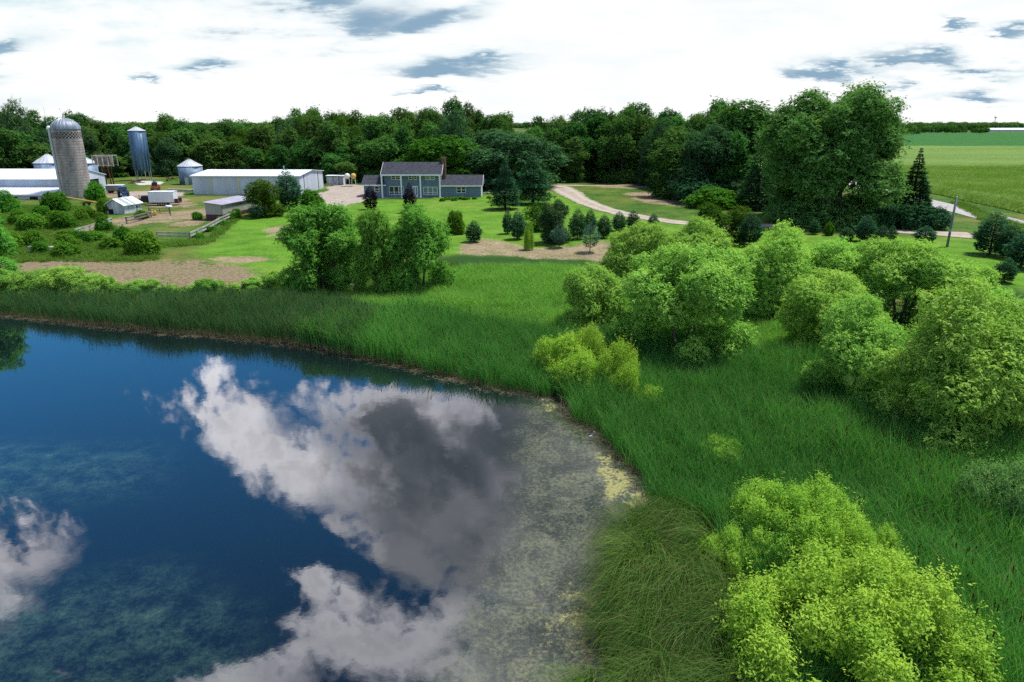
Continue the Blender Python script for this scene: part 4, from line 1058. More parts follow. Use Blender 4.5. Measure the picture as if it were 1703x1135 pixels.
def trailer():
    r = thing('box_trailer', 'white enclosed box trailer on a rusty frame parked in the farm yard', 'trailer', (-75.0,148.2,1.35), rad(4))
    MB().box(-2.6,2.6,0,2.4,0.75,2.95).build('body', WHITE, r)
    MB().box(-2.66,2.66,-0.05,2.45,2.951,3.02).build('roof', STEELR, r)
    MB().box(-2.5,3.4,0.3,2.1,0.55,0.745).build('frame', RUST, r)
    for x in (-0.6,0.4):
        for y in (0.05,2.15):
            w = MB().wheel((x,y,0.36),0.38,0.24,'y').build('wheel', RUBBER, r)
            MB().wheel((x,y,0.36),0.19,0.26,'y',10).build('rim', WOODW, w)
    t = MB().tube([(-2.5,1.2,0.65),(-3.6,1.2,0.6)],[0.07,0.07],6); t.build('hitch', BLACK, r)
    b = MB(); b.box(2.65,3.4,0.1,0.2,0.75,1.5).box(2.65,3.4,2.2,2.3,0.75,1.5).box(3.3,3.4,0.2,2.2,0.75,0.9); b.build('tailgate_frame', RUST, r)
trailer()
def pickup():
    x, y, z = G(237,341); r = thing('pickup_truck', 'black pickup truck with headache rack parked beside the white trailer', 'truck', (x,y+1.5,z), rad(28))
    b = MB(); b.prism([(-2.7,0.45),(2.6,0.45),(2.6,0.95),(1.1,1.08),(0.6,1.8),(-0.7,1.8),(-0.95,1.1),(-2.7,1.05)], -0.95, 0.95, 'x'); 
    b.v = [(p[1]*1.0, p[0], p[2]) for p in b.v]; b.build('body', BLACK, r)
    g = MB(); g.box(0.72,0.98,-0.78,0.78,1.15,1.68); g.build('windscreen', GLASS, r)
    k = MB()
    for yy in (-0.9,0.9): k.tube([(-1.1,yy,1.05),(-1.1,yy,2.0)],[0.06,0.06],6)
    k.tube([(-1.1,-0.9,2.0),(-1.1,0.9,2.0)],[0.06,0.06],6).tube([(-1.1,-0.9,1.6),(-1.1,0.9,1.6)],[0.05,0.05],6); k.build('headache_rack', BLACK, r)
    for xx in (-1.7,1.75):
        for yy in (-0.88,0.88):
            w = MB().wheel((xx,yy,0.4),0.4,0.26,'y').build('wheel', RUBBER, r); MB().wheel((xx,yy,0.4),0.2,0.28,'y',10).build('rim', GALVR, w)
    for yy in (-0.7,0.7): MB().box(2.603,2.63,yy-0.15,yy+0.15,0.72,0.88).build('headlight', WHITE, r)
pickup()
def tractor():
    x, y, z = G(203,331); r = thing('tractor', 'blue cab tractor parked between the barn door and the box trailer', 'tractor', (x,y+1,z), rad(-55))
    MB().box(0.6,2.3,-0.4,0.4,0.75,1.5).build('hood', BLUE, r)
    MB().box(-0.9,0.6,-0.35,0.35,0.6,1.15).build('chassis', BLACK, r)
    c = MB(); c.prism([(-0.85,1.151),(0.55,1.151),(0.35,2.5),(-0.75,2.5)], -0.72, 0.72, 'y'); cb = c.build('cab', GLASS, r)
    f = MB()
    for xx, x2 in ((-0.85,-0.75),(0.55,0.35)):  # four posts, one part each
        for yy in (-0.73,0.73): MB().tube([(xx,yy,1.15),(x2,yy,2.5)],[0.06,0.06],5).build('cab_post', BLUE, cb)
    MB().box(-0.95,0.55,-0.85,0.85,2.501,2.68).build('cab_roof', BLUE, cb)
    for yy in (-0.95,0.95):
        w = MB().wheel((-0.5,yy,0.85),0.85,0.45,'y',20).build('rear_wheel', RUBBER, r); MB().wheel((-0.5,yy,0.85),0.42,0.47,'y',12).build('rim', BLUE, w)
        w = MB().wheel((1.7,yy*0.8,0.5),0.5,0.3,'y',16).build('front_wheel', RUBBER, r); MB().wheel((1.7,yy*0.8,0.5),0.25,0.32,'y',12).build('rim', BLUE, w)
    MB().tube([(1.5,0.2,1.5),(1.5,0.2,2.3)],[0.06,0.05],6).build('exhaust', BLACK, r)
tractor()
def wagon():
    x, y, z = G(190,322); r = thing('grain_wagon', 'grey box wagon standing outside the dark barn door', 'wagon', (x,y+1,z), rad(10))
    w = 1.9; m = MB(); m.box(-w,w,-1.1,1.1,0.7,1.9); m.build('box', mat_paint('wagon_grey',(0.20,0.21,0.22),0.7,0.15), r)
    MB().box(-w-0.06,w+0.06,-1.16,1.16,1.901,2.02).build('tarp', WHITE, r); MB().box(-w,w,-0.5,0.5,0.5,0.699).build('frame', RUST, r)
    for xx in (-1.2,1.2):
        for yy in (-0.85,0.85): MB().wheel((xx,yy,0.4),0.4,0.25,'y').build('wheel', RUBBER, r)
wagon()
def hopper():
    x, y = -106.8, 185.0; z = 1.3; r = thing('feed_hopper', 'raised open white frame hopper on dark stilts between silo and hopper bin', 'hopper', (x,y,z), rad(6))
    f = MB(); hw, z0, z1 = 2.6, 6.5, 9.1
    for yy in (-1.3,1.3):
        f.box(-hw,hw,yy-0.09,yy+0.09,z1-0.18,z1)
        for xx in np.linspace(-hw+0.1,hw-0.1,5): f.box(xx-0.09,xx+0.09,yy-0.085,yy+0.085,z0-0.3,z1-0.181)
        f.box(-hw,hw,yy-0.06,yy+0.06,z0,z0+0.15)
    f.box(-hw,-hw+0.15,-1.2,1.2,z1-0.17,z1-0.02).box(hw-0.15,hw,-1.2,1.2,z1-0.17,z1-0.02); f.build('frame', WOODW, r)
    b = MB(); b.prism([(-1.1,z1-0.3),(-0.3,z0+0.1),(0.3,z0+0.1),(1.1,z1-0.3)], -hw+0.2, hw*0.6); b.build('chute_box', WOODG, r)
    for xx in (-1.0,1.0):
        for yy in (-0.7,0.7): MB().tube([(xx,yy,-0.4),(xx*0.7,yy,z0)],[0.17,0.14],6).build('stilt', RUST, r)
    b = MB(); b.tube([(-1,-0.75,0.5),(0.75,-0.75,z0-0.5)],[0.07,0.07],5).tube([(1,-0.75,0.5),(-0.75,-0.75,z0-0.5)],[0.07,0.07],5).box(-1.6,1.6,-0.9,0.9,z0-0.35,z0-0.1); b.build('brace', RUST, r)
hopper()
def auger():
    x1, y1, z1 = G(183,343); Y0 = y1+3; x0 = xat(83,324,Y0); z0 = zat(83,324,Y0)
    r = thing('grain_auger', 'long yellow grain auger leaning over the bushes below the silo', 'auger', (x1,y1,z1))
    a = np.array((0,0,0.3)); b = np.array((x0-x1,Y0-y1,z0-z1)); MB().tube([a,b],[0.16,0.16],8).build('tube', YEL, r)
    MB().tube([b,b+np.array((-0.4,0,-0.7))],[0.2,0.16],8).build('spout', YEL, r)
    c = a*0.7+b*0.3; q = MB()
    for s in (-0.9,0.9): q.tube([c,(c[0]-1.2,c[1]+s,0.3)],[0.06,0.06],5)
    q.build('support', RUST, r)
    for s in (-0.9,0.9): MB().wheel((c[0]-1.2,c[1]+s,0.3),0.35,0.18,'y').build('wheel', RUBBER, r)
    MB().cbox((0.1,0,0.45),(0.9,0.6,0.7)).build('intake', RUST, r)
auger()
def fence(pts, label, hgt=1.15, rail=WOODW, two=True):
    P = [G(*p) for p in pts]; x0, y0, z0 = P[0]
    r = thing('rail_fence', label, 'fence', (x0,y0,z0-0.0))
    pr = None; rl = MB(); post = []
    for (ax,ay,az),(bx,by,bz) in zip(P[:-1],P[1:]):
        L = math.hypot(bx-ax,by-ay); n = max(1,int(L/3.0))
        for k in range(n):
            f = k/n; post.append((ax+(bx-ax)*f, ay+(by-ay)*f))
    post.append(P[-1][:2])
    q = [(p[0]-x0,p[1]-y0,H(*p)-z0) for p in post]
    for (a,b,c) in q: MB().cbox((a,b,c+hgt/2-0.2),(0.17,0.17,hgt+0.5)).build('post', WOODG, r)
    for a,b in zip(q[:-1],q[1:]):
        for h in ((hgt*0.92,hgt*0.5) if two else (hgt*0.92,)):
            d = np.array(b)-np.array(a); t = np.array((-d[1],d[0],0)); t = t/np.linalg.norm(t)*0.05
            A = np.array(a)+(0,0,h)-t*2.4; B = np.array(b)+(0,0,h)-t*2.4
            for w in ((-0.11,0.11),):
                i = len(rl.v); rl.v += [tuple(A-t+(0,0,-.12)),tuple(A+t+(0,0,-.12)),tuple(A+t+(0,0,.12)),tuple(A-t+(0,0,.12)),tuple(B-t+(0,0,-.12)),tuple(B+t+(0,0,-.12)),tuple(B+t+(0,0,.12)),tuple(B-t+(0,0,.12))]
                for f in ((0,1,2,3),(7,6,5,4),(0,4,5,1),(1,5,6,2),(2,6,7,3),(3,7,4,0)): rl.f.append(tuple(i+k for k in f))
    rl.build('rail', rail, r)
fence([(262,398),(316,399),(340,388),(366,373),(393,361)], 'weathered rail fence running from the dark round bush up to the tan shed')
fence([(124,393),(150,386),(186,373)], 'short weathered rail fence half hidden in weeds at the paddock edge')
fence([(211,373),(232,368),(252,362)], 'thin wire fence of dark posts on the bare paddock soil', 1.2, WOODG)
def gate():
    x, y, z = G(251,359); r = thing('pipe_gate', 'rusty pipe gate beside the yellow tote in the paddock', 'gate', (x,y,z), rad(8)); m = MB()
    for h in (0.3,0.65,1.0,1.35): m.tube([(0,0,h),(3.4,0,h)],[0.045,0.045],5)
    for q in (0,1.7,3.4): m.tube([(q,0,0.25),(q,0,1.4)],[0.045,0.045],5)
    m.build('bars', RUST, r)
    for q in (-0.2,3.6): MB().cbox((q,0,0.7),(0.16,0.16,1.9)).build('post', WOODG, r)
gate()
def misc():
    x, y, z = G(257,358); r = thing('plastic_tote', 'small yellow tote standing in the paddock before the pipe gate', 'tote', (x,y-0.5,z))
    MB().lathe([(0.5,0),(0.58,0.1),(0.58,0.85),(0.45,0.95)], n=12).build('body', YEL, r, True); MB().lathe([(0.2,0.951),(0.2,1.05)], n=10).build('lid', WOODW, r)
    x, y, z = G(281,346); r = thing('stock_tank', 'low white water tank on bare soil in front of the box trailer', 'tank', (x,y,z), 0.1)
    MB().lathe([(0.55,0),(0.62,0.05),(0.62,0.5),(0.54,0.5),(0.54,0.35)], n=16).build('tub', WHITE, r, True); MB().lathe([(0.53,0.36),(0.53,0.365)], n=16).build('water', DARK, r)
    x, y, z = G(258,309); r = thing('oil_drum', 'blue drum standing on the pale concrete slab', 'drum', (x,y,z)); MB().lathe([(0.45,0),(0.45,1.3)], n=14).build('barrel', BLUE, r, True); MB().lathe([(0.46,1.301),(0.46,1.36)], n=14).build('rim', BLUE, r)
    for px, lab, mt, dz in ((578,'white fuel barrel on a stand left of its yellow twin',WHITE,0),(588,'yellow fuel barrel on a stand right of its white twin',YEL,0.15)):
        Yb = 196; xb = xat(px,300,Yb); zb = H(xb,Yb); r = thing('fuel_barrel', lab, 'fuel tank', (xb,Yb,zb), rad(12), 'fuel barrels by the wood')
        zc = zat(px,293.3,Yb)-zb; m = MB(); m.lathe([(0.1,-1.0),(0.72,-0.85),(0.75,-0.7),(0.75,0.7),(0.72,0.85),(0.1,1.0)], n=18)
        m.v = [(a, c, b+zc) for a,b,c in m.v]; m.build('barrel', mt, r, True)
        for sx in (-0.45,0.45):
            for sy in (-0.5,0.5): MB().tube([(sx*1.25,sy,-0.2),(sx,sy,zc-0.55)],[0.06,0.06],5).build('leg', WHITE, r)
    Yb = 200; xb = xat(557,300,Yb); r = thing('open_shed', 'small white open fronted shed at the edge of the dark wood', 'shed', (xb,Yb,1.3))
    MB().box(-2.4,2.4,2.2,2.3,-0.3,2.6).build('back_wall', WHITE, r)
    for q in (-2.4,0.6,2.3): MB().box(q,q+0.1,0.1,2.199,-0.3,2.5).build('side_wall', WHITE, r)
    MB().prism([(-0.2,2.65),(2.5,2.75),(2.5,2.85),(-0.2,2.77)], -2.6, 2.6).build('roof', STEELR, r)
    MB().box(-2.28,0.58,0.11,0.16,-0.3,2.4).build('door', PEEL, r)
    # utility pole
    x, y, z = G(1575,411); r = thing('utility_pole', 'bare grey wooden utility pole standing on the lawn by the driveway', 'pole', (x,y,z))
    hh = zat(1590,328,y)-z; MB().tube([(0,0,-0.5),(0,0,hh*0.5),(0,0,hh)],[0.17,0.15,0.125],10).build('shaft', POLEM, r, True)
    MB().lathe([(0.16,hh*0.3),(0.16,hh*0.36)], n=10).build('band', GALVR, r); MB().cbox((0.17,0,hh*0.86),(0.12,0.12,0.5)).build('bracket', GALV, r); MB().tube([(0.19,0.03,0),(0.17,0.03,hh*0.8)],[0.03,0.03],5).build('conduit', GALVR, r)
    MB().lathe([(0.128,hh),(0.06,hh+0.12)], n=10).build('cap', GALVR, r)
    # wooden pen by the drive
    x, y, z = G(1402,378); r = thing('wooden_pen', 'brown slatted wooden pen under the big cottonwood beside the driveway', 'pen', (x,y,z), rad(5))
    for q in np.linspace(-1.5,1.5,5): MB().cbox((q,0,0.7),(0.13,0.13,1.7)).build('post', RUST, r)
    m = MB()
    for h in (0.35,0.8,1.25): m.box(-1.6,1.6,-0.12,-0.07,h-0.1,h+0.1)
    m.tube([(-1.5,-0.15,0.2),(0,-0.15,1.4)],[0.05,0.05],5).tube([(0,-0.15,1.4),(1.5,-0.15,0.2)],[0.05,0.05],5); m.build('rail', WOODG, r)
    x, y, z = G(1386,378); r = thing('marker_post', 'thin pale post standing at the edge of the wooden pen', 'post', (x,y,z)); MB().tube([(0,0,-0.3),(0,0,1.7)],[0.07,0.06],6).build('shaft', WOODW, r); MB().cbox((0,-0.08,1.5),(0.22,0.03,0.3)).build('plate', WOODW, r)
    # pale debris in the weeds
    def slab(name, px, py, l, w, h, rz, mt, lab, cat):
        x, y, z = G(px,py); m = MB(); rs = RS(px)
        m.prism([(-w/2,0.02),(w/2,0.0),(w/2*0.9,h),(-w/2*0.85,h*0.9)], -l/2, l/2); o = m.build(name, mt); o.location = (x,y,z+0.06); o.rotation_euler = (0,0.03,rz); tag(o, lab, cat)
    slab('old_culvert', 78, 421, 4.6, 0.7, 0.9, 0.1, CONC, 'pale old culvert pipe lying half hidden in dark shrubs', 'pipe')
    slab('weathered_board', 108, 366, 3.4, 0.8, 0.25, 0.3, WOODW, 'pale weathered board lying on the weeds below the barn', 'board')
    slab('fallen_branch', 470, 400, 2.2, 0.4, 0.35, 0.2, WOODG, 'dark fallen branch lying on the mown slope', 'branch')
    slab('pipe_rail', 305, 318.5, 7.5, 0.5, 0.5, 0.06, WOODW, 'long pale pipe lying across the yard left of the machine shed', 'pipe')
    def rock(px, py, s, lab):
        x, y, z = G(px,py); rs = RS(int(px)); u = fib(60, rs, 0.1); v, f = [], []
        m = MB().lathe([(0.1,-0.15),(0.8,0.0),(1.0,0.3),(0.75,0.7),(0.15,0.85)], n=11); m.v = [(a*s*(1+0.16*math.sin(a*5+c*7)), b*s*0.8*(1+0.2*math.sin(b*6)), c*s*0.9*(1+0.1*math.sin(a*9))) for a,b,c in m.v]
        o = m.build('boulder', CONC, None, True); o.location = (x,y,z); tag(o, lab, 'boulder')
    rock(590, 480, 0.75, 'grey boulder in tall grass under the three shore trees')
    def heap(name, px, py, n, L, s, lab, cat, mts, up=0.0):
        x, y, z = G(px,py); rs = RS(int(px*7)); r = thing(name, lab, cat, (x,y,z))
        for k in range(n):
            a = rs.uniform(0,PI); l = L*rs.uniform(0.5,1.1); c = np.array((rs.uniform(-s,s), rs.uniform(-s,s)*0.6, 0.12+0.13*k*(1 if up == 0 else 0.4)))
            v = np.array((math.cos(a)*l/2, math.sin(a)*l/2, rs.uniform(-0.15,0.3)+up)); MB().tube([c-v*(1,1,0.1), c+v],[0.11,0.09],5).build('beam', mts[k%len(mts)], r)
    heap('scrap_heap', 226, 305, 9, 4.0, 1.6, 'dark heap of scrap beams lying before the tall hopper bin', 'scrap', [RUST,BLACK,WOODG])
    heap('old_harrow', 283, 301, 7, 3.6, 0.9, 'dark rusty harrow frame lying in grass left of the small grain bin', 'harrow', [RUST,BLACK], 0.7)
    heap('board_stack', 206, 318, 6, 2.4, 0.8, 'loose stack of weathered boards near the blue tractor', 'boards', [WOODG,WOODW])
    x, y, z = G(254,318); r = thing('skid_loader', 'small orange loader partly hidden behind the white box trailer', 'loader', (x,y+1.5,z), 0.3)
    ORG = mat_paint('loader_orange', (0.45,0.13,0.04), 0.5, 0.15)
    MB().prism([(-1.3,0.45),(1.1,0.45),(1.1,1.0),(0.5,1.1),(-1.3,1.3)], -0.7, 0.7).build('body', ORG, r)
    MB().prism([(-0.6,1.3),(0.5,1.11),(0.4,2.1),(-0.6,2.1)], -0.6, 0.6).build('cab', BLACK, r); MB().prism([(1.5,0.15),(2.1,0.15),(2.0,0.9),(1.5,0.8)], -0.9, 0.9).build('bucket', RUST, r)
    for s in (-0.78,0.78):
        MB().tube([(s,-1.2,1.5),(s,0.8,1.5),(s*0.98,1.6,0.6)],[0.09,0.09,0.08],6).build('arm', ORG, r)
        for yy in (-0.8,0.75): w = MB().wheel((s,yy,0.42),0.42,0.3,'x').build('wheel', RUBBER, r); MB().wheel((s,yy,0.42),0.2,0.32,'x',10).build('rim', ORG, w)
    # wading bird at the pond edge
    x, y = flat(983,732); r = thing('heron', 'small pale blue wading bird standing in shallow water by the reeds', 'bird', (x,y,0)); r.scale = (0.6,0.6,0.6)
    m = MB(); m.tube([(-0.36,0,0.30),(-0.22,0,0.36),(0,0,0.42),(0.16,0,0.5),(0.2,0,0.66),(0.17,0,0.8),(0.24,0,0.88),(0.3,0,0.87),(0.46,0,0.83)],[0.01,0.07,0.12,0.075,0.03,0.028,0.045,0.03,0.004],8)
    m.build('body', mat_paint('heron_feather',(0.42,0.50,0.58),0.8,0.15,4.0), r, True)
    for s in (-0.05,0.05): MB().tube([(0,s,-0.25),(0.02,s,0.15),(0,s,0.36)],[0.012,0.012,0.02],5).build('leg', DARK, r)
    # far beyond the fields
    def far(px, py, Yf): return xat(px,py,Yf)
    Yf = 1750; x0, x1 = far(1649,214,Yf), far(1745,214,Yf); r = thing('long_hall', 'very long low white hall with blue white roof on the far horizon', 'hall', (x0,Yf,0))
    MB().box(0,x1-x0,0,30,-1,6).build('wall', STEELW, r); gable((-1,x1-x0+1),-1,31,6,10,0.3).build('roof', STEELR, r)
    m = MB()
    for k in range(14): m.box(8+k*9.5,12+k*9.5,-0.3,-0.01,0,3.6)
    m.build('doors', CLER, r)
    Yf = 2600; xc = far(1655,200,Yf); r = thing('water_tower', 'thin white water tower on the horizon above the far hall', 'water tower', (xc,Yf,0)); zt = zat(1655,194.5,Yf)
    MB().lathe([(0.6,zt-6),(3.6,zt-4),(4.4,zt-1),(3.0,zt+1.5),(0.3,zt+2.4)], n=20).build('tank', WHITE, r, True); MB().tube([(0,0,-1),(0,0,zt-5.5)],[1.7,1.1],10).build('stem', WHITE, r)
    for px, Yf, w, lab in ((1558,1600,13,'tiny white farmhouse before the far tree belt, left of the long hall'),(1548,1900,11,'tiny pale barn roof showing above the far dark wood')):
        xc = far(px,209,Yf); zb = 0 if Yf < 1700 else 8; r = thing('far_house', lab, 'house', (xc,Yf,zb)); MB().box(-w/2,w/2,0,9,-9,4.5).build('wall', WHITE, r); gable((-w/2-.5,w/2+.5),-0.6,9.6,4.5,8,0.3).build('roof', STEELR, r)
misc()
# ------------------------------------------------------------------ the wood behind the farm
def proj(x, y, z):
    t = y*cT-(z-CZ)*sT; return CX+F*x/t, CY-F*((z-CZ)*cT+y*sT)/t
SKY = np.array([(-300,166),(0,170),(30,166),(75,172),(100,188),(125,184),(150,183),(163,200),(200,207),(232,207),(246,194),(300,188),(345,192),(400,191),(470,196),(488,178),(530,168),(562,180),(600,178),(640,179),(660,170),(720,171),(740,168),(790,163),(830,176),(860,189),(900,188),(945,176),(1000,164),(1080,169),(1110,180),(1140,187),(1165,172),(1200,163),(1260,161),(1300,172),(1360,160),(1500,190)])
sky_at = lambda px: float(np.interp(px, SKY[:,0], SKY[:,1]))
FRONT = np.array([(-215,196),(-185,196),(-155,212),(-128,232),(-104,238),(-80,232),(-58,222),(-38,210),(-20,202),(0,205),(18,210),(31,209),(41,196),(45,176),(50,160),(57,149),(66,146)])
rs = RS(77)
regions = [(110,'behind the white barn and silo'),(335,'behind the grain bins'),(600,'behind the long machine shed'),(910,'behind the grey farmhouse'),(1090,'behind the bend of the gravel driveway'),(2000,'left of the big cottonwood')]
tiers = ['low front tree of the wood ','middle tree of the wood ','tall tree in the wood ','skyline tree of the wood ']
seg = np.concatenate([[0], np.cumsum(np.linalg.norm(np.diff(FRONT,axis=0),axis=1))])
for row, (off, sp) in enumerate([(1,8.5),(9,9.5),(18,10),(30,11),(44,13)]):
    for s in np.arange(0, seg[-1], sp):
        s2 = s+rs.uniform(-2.5,2.5)
        x = float(np.interp(s2, seg, FRONT[:,0])); y = float(np.interp(s2, seg, FRONT[:,1]))
        x += rs.uniform(-1.5,1.5)+off*0.12*(1 if x > 0 else -0.3); y += off+rs.uniform(-2,2)
        z = 1.4; px, _ = proj(x, y, 12)
        if px < -140 or px > 1440: continue
        if row == 0 and 655 < px < 925: continue
        if px > 1300 and row == 0: continue
        tier = min(row, 3)
        top = sky_at(px)+[rs.uniform(28,62), rs.uniform(14,40), rs.uniform(4,22), rs.uniform(-2,12)][tier]
        if px < 240 and row < 2: top = max(top, 212)
        Hh = np.clip(zat(px, top, y)-z, 7.5, 27); R = rs.uniform(4.6,6.6)*(0.8+0.2*Hh/18)
        k = 'greytree' if rs.rand() < 0.14 and row < 3 else ('woodl' if rs.rand() < 0.10 else 'wood')
        reg = next(i for i,(lim,_) in enumerate(regions) if px < lim)
        lab = {'wood':'dark green ','woodl':'light green ','greytree':'grey green '}[k]+tiers[tier]+regions[reg][1]
        plant(k, 'woodland_tree', x, y, z, Hh, R, lab, 'tree', lab.split(' tree')[0]+' trees '+regions[reg][1])
# prominent single trees ---------------------------------------------
ptree('cotton','cottonwood_tree',1372,368,134,240,'huge spreading cottonwood with open sunlit top towering beside the cornfield', cx=1385, rz=4.1).rotation_euler.y = 0.07
def at(kind, name, px, top, wid, Yw, label, **k):
    x = xat(px, 300, Yw); z = H(x, Yw); t = Yw*cT+(CZ-3)*sT
    return plant(kind, name, x, Yw, z, zat(px, top, Yw)-z, wid/2*t/F, label, 'tree', **k)
at('woodl','maple_tree',742,216,150,196,'broad round mid green maple rising right behind the farmhouse roof', v=0)
at('greytree','maple_tree',850,212,170,192,'broad domed grey green maple behind the garage wing and two larches', v=1)
at('woodl','young_maple',697,240,62,189,'bright green young tree squeezed behind the left half of the house roof', v=1)
at('wood','round_tree',1125,232,100,166,'rounded dark tree at the right end of the dirt track', v=2)
at('greytree','round_tree',1172,205,120,160,'tall grey green tree with bare twigs between the track end and blue spruce', v=2)
at('wood','tall_tree',1225,164,130,166,'tall dark tree topping the wood just left of the cottonwood', v=3)
at('wood','tall_tree',1310,180,110,160,'dark tree filling the gap behind the left side of the cottonwood', v=0)
at('bluespruce','blue_spruce',1262,228,95,141,'large blue green spruce standing under the left flank of the cottonwood')
at('spruce','dark_spruce',1322,262,84,136,'dark spruce hugging the left foot of the cottonwood', v=0)
at('bush','understory_shrub',1200,318,84,143,'dull green shrub at the foot of the large blue spruce')
at('djun','understory_shrub',1160,300,70,152,'dark rounded shrub at the right end of the mown clearing', v=1)
at('djun','understory_shrub',1440,325,110,135,'dark undergrowth between the cottonwood trunk and the black spruce', v=2)
ptree('spruce','black_spruce',1511,372,245,88,'nearly black pointed spruce standing alone before the cornfield', v=0)
ptree('spruce','slim_spruce',1478,366,280,30,'slim dark spruce pressed against the left side of the pointed black spruce', v=1)
for bx,by,top,w,lab in ((1490,378,342,52,'dark juniper mound left under the pointed black spruce'),(1520,382,338,64,'dark juniper mound directly below the pointed black spruce'),(1549,381,348,48,'dark juniper mound nearest the paved road'),(1452,380,345,60,'dark shrub between wooden pen and juniper mounds')):
    ptree('djun','juniper_shrub',bx,by,top,w,lab,'shrub')
ptree('woodl','yellow_tree',462,292,250,66,'small yellow green tree showing above the white machine shed roof', v=0)
ptree('wood','yard_tree',556,303,256,50,'dark leafy tree standing right beside the end of the machine shed', v=1)
ptree('wood','yard_tree',577,305,264,38,'narrow dark tree behind the white fuel barrel', v=4)
ptree('spruce','wood_spruce',395,285,225,44,'dark spruce in the wood edge behind the machine shed roof', v=1)
# lawn trees ------------------------------------------------------------
for bx,by,top,w,k,lab in ((840,348,262,64,'larch','left and shorter of the two dark spreading larches beside the garage'),(886,340,246,78,'larch','right and taller of the two dark spreading larches beside the garage')):
    ptree(k,'larch_tree',bx,by,top,w,lab)
for bx,by,top,w,k,lab in ((441,360,296,66,'woodl','dark leafy tree between tan shed and round conifer'),(481,350,280,46,'pine','broad dark conifer near the corner of the machine shed'),(427,364,336,27,'bpine','small blue green pine beside the tan shed end'),(519,354,318,46,'bush','light green round shrub left of the farmyard gravel'),
      (757,389,350,31,'bush','feathery lawn shrub right of the shore trees'),(788,403,366,30,'pine','compact dark round pine alone on the lawn edge')):
    ptree(k,'lawn_tree',bx,by,top,w,lab)
for bx,by,top,w,lab in ((682,354,303,27,'purple leaved tree before the white front door'),(617,349,307,30,'purple leaved tree before the left wing of the house')):
    ptree('purple','purple_tree',bx,by,top,w,lab)
pines = [(844,389,348,20,'pine','slim dark pine at the left end of the lawn pine row'),(861,398,349,30,'pine','dense dark pine second in the lawn row, right of the slim one'),(880,416,374,17,'yshrub','narrow yellow green sapling in front of the lawn pine row'),(893,384,334,46,'woodl','bright green bushy tree among the lawn pines'),
  (921,404,330,54,'greytree','large feathery grey green tree in the middle of the lawn row'),(930,412,372,30,'bpine','small silvery pine at the foot of the feathery tree'),(960,398,346,32,'pine','dark pine right of the feathery tree'),(981,388,348,26,'pine','dark pine behind the silvery pine with a bare stem'),(981,420,368,34,'bpine','silvery pine with a bare stem on brown soil'),
  (1004,396,356,28,'pine','dark pine between the silvery pine and the willow tops'),(1029,384,351,26,'pine','left of two dark pines close to the driveway curve'),(1052,383,349,24,'pine','right of two dark pines close to the driveway curve'),(1086,382,354,20,'pine','small dark pine at the driveway above the willows'),
  (1353,390,364,20,'pine','small dark pine left of the wooden pen'),(1378,392,368,16,'bush','tiny round bush beside the wooden pen'),(1407,402,377,26,'pine','low dark pine just below the wooden pen'),(1437,402,357,36,'pine','plump blue green pine beside the driveway'),(1462,418,374,30,'pine','pointed dark pine behind the willow tops near the driveway'),(1481,406,374,18,'pine','slender pine right of the pointed one near the driveway'),(1536,406,375,38,'pine','wide low pine left of the utility pole'),
  (1645,424,351,60,'pine','biggest dark pine of the clump right of the utility pole'),(1676,430,371,42,'pine','middle dark pine of the clump near the paved road'),(1697,446,380,56,'pine','dark pine at the far right of the roadside clump'),(1669,470,428,36,'pine','small lone pine on the lawn below the roadside clump'),(1745,450,372,60,'pine','dark pine beyond the roadside clump')]
for bx,by,top,w,k,lab in pines: ptree(k,'young_pine' if 'pine' in k else 'young_tree',bx,by,top,w,lab)
for bx,by,top,w,k,lab in ((1184,404,338,72,'woodl','bright green leafy tree rising behind the willow thicket'),(1222,402,340,44,'woodl','light green small tree beside the teal pine behind the willows'),(1246,408,352,42,'pine','teal pine behind the willow thicket left of the drive')):
    ptree(k,'thicket_tree',bx,by,top,w,lab)
# shore trees ------------------------------------------------------------
for i,(bx,by,top,w,lab) in enumerate(((546,482,334,140,'left and widest of three leafy trees on the pond shore'),(628,490,336,90,'slender middle tree of three on the pond shore'),(700,486,338,122,'right tree of three on the pond shore with dark trunk'))):
    ptree('trio','shore_tree',bx,by,top,w,lab,v=i,rz=1.1*i,kw=0.93)
ptree('trio','shore_tree',-32,470,318,120,'leafy tree cut by the edge of the view at the far end of the pond',v=1,rz=2)
# willow thicket ------------------------------------------------------------
wl = [(992,548,431,104,'rounded willow at the left end of the thicket beside the reeds'),(1130,592,394,186,'big drooping willow standing forward in the middle of the thicket'),(1056,470,364,96,'small willow behind the big drooping one, near the brown soil'),(1150,462,364,110,'broad low willow behind the big drooping one'),
  (1284,520,374,136,'dark stemmed willow left of the open gap in the thicket'),(1385,498,384,130,'pale topped willow in the back row of the thicket'),(1497,536,390,158,'wide rounded willow at the back of the thicket below the utility pole'),(1375,588,450,132,'pale feathery willow in the centre right of the thicket'),
  (1430,668,492,150,'deep green willow leaning over the reeds left of the largest one'),(1585,738,470,236,'largest full willow at the right overhanging the reeds'),(1590,520,430,90,'small round willow top at the edge of the far lawn'),(1705,690,490,150,'willow partly outside the view beyond the largest one'),(1650,600,476,120,'pale willow squeezed behind the largest full one')]
for i,(bx,by,top,w,lab) in enumerate(wl):
    ptree('willow','willow_tree',bx,by,top,w,lab,group=None,v=i%5,rz=i*1.7,kw=1.2)
